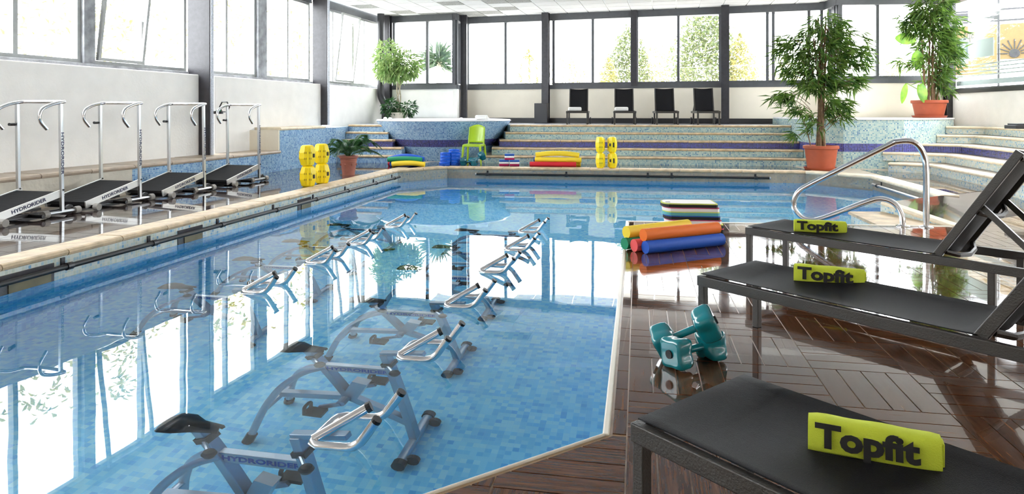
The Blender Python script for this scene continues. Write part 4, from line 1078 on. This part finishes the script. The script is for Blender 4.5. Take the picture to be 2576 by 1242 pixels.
# lime chair
def chair():
    t = thing('plastic_chair', 'lime green plastic chair in front of the hot tub', 'chair')
    m = 'chairgreen'; sw, sd, sh = .40, .40, .45
    b = B(); n = 10; vs = []
    for i in range(n+1):
        for j in range(n+1):
            x = (-.5+i/n); y = (-.5+j/n); w_ = sw*(1-.08*(j/n)); vs.append((x*w_*1.05, y*sd, sh-.018*math.cos(math.pi*x)*math.cos(math.pi*y)-(.02*(1-j/n)**6)))
    b.add(vs, [(i*(n+1)+j, (i+1)*(n+1)+j, (i+1)*(n+1)+j+1, i*(n+1)+j+1) for i in range(n) for j in range(n)])
    obj('seat', b, [m], t, smooth=True).modifiers.new('thick', 'SOLIDIFY').thickness = .025
    obj('apron', B().box((0, -sd/2+.005, sh-.035), (sw*.96, .02, .05)), [m], t, bevel=.008)
    for sx_ in (-1, 1): obj('apron', B().box((sx_*sw*.47, 0, sh-.035), (.02, sd*.95, .05)), [m], t, bevel=.008)
    b = B(); vs = []
    for i in range(13):
        for j in range(11):
            q = -1+i/6; s = j/10; w_ = .185-.012*s
            top = .42-.055*q*q
            vs.append((q*w_, sd/2-.03+.08*s+.045*(1-q*q), sh+.02+top*s))
    b.add(vs, [(i*11+j, (i+1)*11+j, (i+1)*11+j+1, i*11+j+1) for i in range(12) for j in range(10)])
    obj('backrest', b, [m], t, smooth=True).modifiers.new('thick', 'SOLIDIFY').thickness = .02
    for sx_ in (-1, 1):
        obj('back_stile', B().beam((sx_*.185, sd/2-.025, sh-.02), (sx_*.175, sd/2+.055, sh+.38), .028, .05, (0, 1, 0)), [m], t, bevel=.008)
        for y, dy in ((-sd/2+.03, -.03), (sd/2-.03, .07)):
            obj('leg', B().tube([(sx_*.23, y+dy, 0), (sx_*.195, y, sh-.02)], [.018, .030], 8), [m], t)
    return t
ch = chair(); g = G(1192, 411, 0); ch.location = (g.x, g.y+.05, 0); ch.rotation_euler = (0, 0, math.radians(-14))

# ================================================================ PLANTS
def pot(t, r0, r1, h, m, rim=.05, saucer=True, soil=True):
    autosmooth(obj('pot', B().lathe([(r0, .0), (r0, .02), (r1*.95, h-rim-.005), (r1, h-rim), (r1+.015, h-rim+.01), (r1+.015, h-.008), (r1+.005, h), (r1-.03, h), (r1-.04, h-.05)], 32), [m], t), 35)
    if soil: obj('soil', B().lathe([(r1-.03, h-.05), (0, h-.045)], 24), ['soil'], t)
    if saucer: autosmooth(obj('saucer', B().lathe([(r0*.9, 0), (r0+.05, .005), (r0+.08, .05), (r0+.06, .05), (r0+.03, .02)], 32), [m], t), 35)
def leaf(b, p, d, l, w_, fold=.25):
    d = d.normalized(); s = d.cross(Vector((0, 0, 1)))
    if s.length < .05: s = Vector((1, 0, 0))
    s.normalize(); s = (s+Vector((R.uniform(-.5, .5), R.uniform(-.5, .5), R.uniform(-.5, .5)))).normalized(); s = (s-d*s.dot(d)).normalized()
    up = s.cross(d)
    m1 = p+d*l*.4
    b.add([p, m1+s*w_/2+up*w_*fold, p+d*l-Vector((0, 0, l*.12)), m1-s*w_/2+up*w_*fold], [(0, 1, 2), (0, 2, 3)])
def bamboo(name, label, loc, pr, ph, stems, hts, sprays, lsz, dens):
    t = thing(name, label, 'potted plant', loc); h = ph
    pot(t, pr*.78, pr, ph, 'terra', .07)
    for (x0_, y0_, x1_, y1_, z1_, r) in stems:
        obj('stem', B().tube([(x0_, y0_, h-.06), (x0_*.7+x1_*.3, y0_*.7+y1_*.3, h+(z1_-h)*.4), (x1_, y1_, z1_)], [r, r*.8, r*.4], 7), ['bark'], t)
    b = B(); tw = B()
    for (cx, cy, cz, rx, ry, rz_, n) in sprays:
        for i in range(int(n*dens)):
            while True:
                q = Vector((R.uniform(-1, 1), R.uniform(-1, 1), R.uniform(-1, 1)))
                if q.length <= 1: break
            p = Vector((cx+q.x*rx, cy+q.y*ry, cz+q.z*rz_))
            out = Vector((p.x, p.y, 0)); out = out.normalized() if out.length > .01 else Vector((1, 0, 0))
            for k in range(R.randint(4, 7)):
                d = out*R.uniform(.2, 1)+Vector((R.uniform(-.7, .7), R.uniform(-.7, .7), R.uniform(-1.0, .25)))
                leaf(b, p+Vector((R.uniform(-.05, .05), R.uniform(-.05, .05), R.uniform(-.05, .05))), d, lsz*R.uniform(.7, 1.2), lsz*.15)
            if i % 6 == 0:
                c0 = Vector((cx*.3, cy*.3, max(h+.2, p.z-.25))); tw.tube([c0, (c0+p)/2+Vector((0, 0, .05)), p], .006, 4, False)
    obj('foliage', b, ['bamboo'], t, kind='stuff'); obj('twigs', tw, ['bark'], t, kind='stuff')
    return t
gb = Vector((6.36, 14.05, 0))
t1 = bamboo('potted_bamboo', 'tall bamboo in a terracotta pot on the far deck', gb, .33, .50,
    [(-.03, 0, .0, .05, 2.6, .045), (.02, .03, .18, .1, 2.9, .04), (.06, -.02, -.15, .0, 2.7, .035), (-.06, .03, .08, -.05, 3.0, .035), (-.20, 0, -.55, .0, 1.45, .012)],
    None, [(.1, 0, 2.85, .42, .35, .40, 55), (-.55, 0, 2.35, .42, .35, .42, 52), (.62, 0, 2.45, .42, .35, .40, 48), (.05, 0, 2.2, .4, .35, .5, 50), (.42, 0, 1.85, .50, .3, .16, 30), (-.2, 0, 1.75, .35, .3, .25, 22), (-.75, 0, 1.50, .25, .22, .14, 12), (.25, 0, 1.35, .25, .25, .35, 22), (-.5, 0, 1.22, .2, .2, .12, 7), (-.15, 0, 1.0, .25, .2, .2, 8), (.35, 0, 1.2, .2, .2, .2, 10), (-.52, 0, .72, .1, .1, .08, 3)], .27, 1.45)
gb2 = Vector((9.55, 15.62, 1.055))
t2 = bamboo('potted_bamboo', 'tall dense bamboo in a terracotta pot on the mosaic planter', gb2, .36, .40,
    [(-.1, 0, -.2, 0, 2.2, .03), (0, .03, .05, .05, 2.4, .03), (.05, -.02, .1, 0, 2.5, .03), (.12, .03, .3, .05, 2.2, .025), (.17, 0, .35, 0, 2.0, .025)],
    None, [(.05, 0, 2.55, .35, .3, .30, 42), (-.3, 0, 2.1, .42, .3, .36, 46), (.3, 0, 2.05, .38, .3, .55, 62), (.05, 0, 1.7, .4, .3, .5, 56), (.35, 0, 1.35, .35, .3, .45, 46), (-.35, 0, 1.25, .35, .25, .16, 14), (.3, 0, .75, .25, .25, .25, 16), (-.1, 0, 2.35, .35, .3, .3, 30), (.15, 0, 1.0, .3, .28, .3, 24)], .27, 1.2)
def broad(parent, pts, l, w_, m='broad', name='broad_leaf'):
    p, q = Vector(pts[0]), Vector(pts[1]); b = B(); b.tube([p, (p+q)/2+Vector((0, 0, .08)), q], .008, 5, False)
    d = Vector(pts[2]).normalized(); s = d.cross(Vector((0, 1, 0))).normalized(); n = 8; vs = []
    for i in range(n+1):
        t_ = i/n; ww = w_*math.sin(math.pi*min(1, t_*.95+.03))**.7; c = q+d*l*t_-Vector((0, 0, .12*l*t_*t_))
        vs += [c-s*ww/2+Vector((0, .02, 0)), c, c+s*ww/2+Vector((0, .02, 0))]
    b.add(vs, [(i*3+k, i*3+k+1, i*3+k+4, i*3+k+3) for i in range(n) for k in (0, 1)])
    obj(name, b, [m], parent, smooth=True)
broad(t2, [(-.1, -.1, .36), (-.6, -.15, .78), (-.25, 0, -1)], .42, .15); broad(t2, [(-.1, -.1, .36), (-.28, -.2, .78), (.0, -.2, -1)], .40, .22)
broad(t2, [(-.1, -.1, .36), (-.30, -.1, 1.1), (-.1, -.1, .6)], .5, .3); broad(t2, [(-.1, 0, .36), (-.35, -.1, 1.75), (-.9, 0, .25)], .5, .28)
broad(t2, [(-.1, -.1, .36), (-.36, -.2, .75), (.1, -.2, -1)], .34, .12)

# ficus with a braided trunk
pf = XD(1003, 18.9); pf.x -= .0
t = thing('indoor_fig', 'weeping fig tree with a braided trunk behind the hot tub', 'potted plant', (pf.x, pf.y, ZT))
pot(t, .2, .26, .3, 'rough_plaster', .04, False)
for ph in (0, 2.1, 4.2):
    obj('trunk', B().tube([(.05*math.cos(ph+4.5*s), .05*math.sin(ph+4.5*s), .24+.95*s) for s in [k/14 for k in range(15)]], .022, 6), ['bark_pale'], t)
def fol(name, parent, blobs, l, w_, m, down=.8):
    b = B()
    for (cx, cy, cz, rx, ry, rz_, n) in blobs:
        for i in range(n):
            while True:
                q = Vector((R.uniform(-1, 1), R.uniform(-1, 1), R.uniform(-1, 1)))
                if .25 < q.length <= 1: break
            p = Vector((cx+q.x*rx, cy+q.y*ry, cz+q.z*rz_)); d = q*.8+Vector((R.uniform(-.5, .5), R.uniform(-.5, .5), -down*R.random()))
            leaf(b, p, d, l*R.uniform(.7, 1.3), w_)
    return obj(name, b, [m], parent, kind='stuff')
fol('crown', t, [(-.3, 0, 1.75, .42, .4, .55, 800), (.2, 0, 1.6, .45, .4, .38, 700), (-.1, 0, 1.45, .55, .4, .3, 500)], .15, .055, 'ficus')
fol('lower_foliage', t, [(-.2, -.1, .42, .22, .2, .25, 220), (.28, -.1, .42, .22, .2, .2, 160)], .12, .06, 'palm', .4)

# potted palm
g = G(873, 441, 0); t = thing('potted_palm', 'small palm in a relief terracotta pot on the left deck', 'potted plant', (g.x, g.y+.12, 0))
pot(t, .115, .165, .365, 'terra2', .05, False)
autosmooth(obj('pot_relief', B().lathe([(.147, .25), (.156, .262), (.150, .275), (.158, .29)], 28), ['terra2'], t))
for k in range(7):
    a = 2*math.pi*k/7; obj('pot_ornament', B().lathe([(0, -.03), (.022, 0), (0, .03)], 8, (.143*math.cos(a), .143*math.sin(a), .2)), ['terra2'], t)
for k in range(19):
    a = 2*math.pi*k/19+R.uniform(-.15, .15); L_ = R.uniform(.5, .72); lift = R.uniform(.35, 1.15); b = B()
    sp = []; n = 18
    for i in range(n+1):
        s = i/n; rr_ = L_*s*(1.0-.35*(lift-.35))*(.75+.25*s)
        sp.append(Vector((rr_*math.cos(a)*1.05, rr_*math.sin(a)*.8, .33+L_*(lift*1.25*s-(.25+lift*.62)*s*s*s))))
    b.tube(sp, [.007*(1-.7*i/n) for i in range(n+1)], 5, False)
    for i in range(4, n+1):
        p = sp[i]; d = (sp[min(i+1, n)]-sp[i-1]).normalized(); sd_ = d.cross(Vector((0, 0, 1))).normalized()
        for q in (-1, 1):
            for o_ in (0, .5):
                pp = p+d*L_/n*o_; leaf(b, pp, d*.9+sd_*q*.9+Vector((0, 0, -.25)), .2*math.sin(math.pi*(.12+.8*i/n)), .016, .1)
    obj('frond', b, ['palm'], t)

# ================================================================ OUTSIDE
def tree(variant, m, n=1500):
    rn = random.Random(variant); b = B()
    for i in range(n):
        while True:
            q = Vector((rn.uniform(-1, 1), rn.uniform(-1, 1), rn.uniform(-1, 1)))
            if q.length <= 1: break
        hh = (q.z+1)/2; sh = [1, math.sqrt(max(0, 1-hh*.9)), 1.15-hh][variant % 3]
        lump = 1+.25*math.sin(5*q.x+variant)*math.cos(4*q.z)
        p = Vector((q.x*1.6*sh*lump, q.y*1.6*sh*lump, 1.0+hh*4.2)); d = Vector((rn.uniform(-1, 1), rn.uniform(-1, 1), rn.uniform(-.7, .6)))
        leaf(b, p, d, .2*rn.uniform(.6, 1.3), .085)
    return b.mesh('crown', [m])
tms = [tree(0, 'outleaf', 2000), tree(1, 'outleaf2', 3500), tree(2, 'outleaf', 2000), tree(3, 'outleaf', 330), tree(5, 'outleaf', 330)]
trunk = B().tube([(0, 0, -1.6), (0, 0, 1.6)], [.14, .08], 8).mesh('trunk', ['bark'])
def gtree(px, d, v, s, zs, lab):
    p = XD(px, d); t = thing('garden_tree', lab, 'tree', (p.x, p.y, zs), R.uniform(0, 6), 'garden trees outside the windows')
    link('trunk', trunk, t, loc=(0, 0, 0)); c = link('crown', tms[v], t, kind='stuff'); t.scale = (s, s, s)
gtree(60, 15, 3, 1.0, .0, 'garden tree outside the first left window'); gtree(205, 16, 3, 1.1, -.1, 'garden tree left of the tilted left window')
gtree(310, 17, 4, 1.1, -.2, 'garden tree seen through the tilted left window'); gtree(560, 24, 4, 1.3, -.3, 'garden tree seen just right of the tall steel column')
gtree(635, 26, 3, 1.4, -.3, 'garden tree behind the second left window bay'); gtree(762, 27, 4, 1.3, -.6, 'yellowish garden tree next to the second steel column')
gtree(1235, 34, 0, .5, .9, 'low shrub behind the back window above the hot tub'); gtree(1330, 32, 2, .75, .3, 'garden shrub left of the terrace post with the box')
gtree(1425, 32, 0, .7, .3, 'garden shrub above the leftmost far lounger'); gtree(1530, 31, 2, .62, .5, 'garden shrub above the second far lounger')
gtree(1580, 32, 1, .95, .3, 'garden tree at the edge of the second back window'); gtree(1640, 33, 0, .85, .1, 'garden shrub at the left of the third back window')
gtree(1775, 31, 1, 1.3, -.2, 'tall conifer seen above the rightmost far lounger'); gtree(1725, 33, 2, .62, .5, 'low bush in front of the tall conifer')
gtree(1862, 30, 2, .95, -.2, 'yellow-lit tree right of the second terrace post'); gtree(1960, 33, 0, .7, .3, 'garden shrub behind the bamboo on the deck')
gtree(2245, 34, 0, .7, .5, 'distant round tree left of the bamboo on the planter')
# yucca outside the first back window
p = XD(1104, 25); t = thing('garden_yucca', 'spiky yucca outside the window behind the hot tub', 'tree', (p.x, p.y, 0))
obj('trunk', B().tube([(0, 0, -1.6), (.03, 0, 1.6), (0, 0, 3.0)], [.16, .12, .10], 8), ['bark_pale'], t)
b = B()
for k in range(150):
    a = R.uniform(0, 6.28); el = R.uniform(-.5, 1.5); d = Vector((math.cos(a)*math.cos(el), math.sin(a)*math.cos(el), math.sin(el)))
    leaf(b, Vector((0, 0, 2.95+R.uniform(-.1, .25))), d, R.uniform(.75, 1.05), .09, .3)
obj('leaf_rosette', b, ['yucca'], t, kind='stuff')
# sign outside the right glass wall
sx, sd = 12.95, 18.6
t = thing('garden_sign', 'dark framed tan sign with a sun ornament outside the right glass', 'sign', (sx, sd, -1.5), math.radians(-38))
for x in (-.95, .25, .98): obj('sign_post', B().box((x, 0, 2.9), (.05, .05, 5.8)), ['blackpaint'], t)
for z in (5.45, 5.15): obj('cross_bar', B().box((0, 0, z), (1.95, .04, .05)), ['blackpaint'], t)
obj('lattice_panel', B().box((-.35, 0, 5.3), (1.15, .02, .22)), ['blackpaint'], t)
obj('shaded_tan_board', B().prism([(-.9, -.02), (.22, -.02), (.22, .02), (-.9, .02)], 3.7, 5.05), ['tan_shaded'], t)
obj('shaded_tan_board', B().prism([(.28, -.02), (.95, -.02), (.95, .02), (.28, .02)], 4.1, 5.05), ['tan_shaded'], t)
for k in range(9):
    a = math.pi*k/8; obj('sun_ray', B().beam((.6+.14*math.cos(a), -.03, 4.25+.14*math.sin(a)), (.6+.38*math.cos(a), -.03, 4.25+.38*math.sin(a)), .02, .025), ['blackpaint'], t)
obj('sun_disc', B().tube([(.6, -.02, 4.25), (.6, -.06, 4.25)], .12, 16), ['blackpaint'], t)
# bracket on the column and mat by the right wall
p = LP(489); t = thing('wall_bracket', 'small green and black hexagonal bracket on the tall steel column', 'bracket', (p[0]+.5, p[1]-.3, 1.18), math.radians(-13))
obj('arm', B().box((.08, 0, .0), (.16, .05, .05)), ['blackpaint'], t)
hx = [(.22+.10*math.cos(math.pi/3*k), -.02, .10+.10*math.sin(math.pi/3*k)) for k in range(7)]; obj('hexagon_frame', B().tube(hx, .012, 6), ['blackpaint'], t)
obj('green_tab', B().box((.1, -.01, .03), (.1, .03, .02)), ['n_green'], t)
p = XD(2556, 13.2); o = obj('folded_mat', B().box((0, 0, .04), (.5, .3, .07)).box((.02, 0, .09), (.44, .28, .03)), ['blackpaint'], label='folded dark mat at the foot of the right wall', cat='mat', bevel=.01); o.location = (9.55, 12.75, ZT)
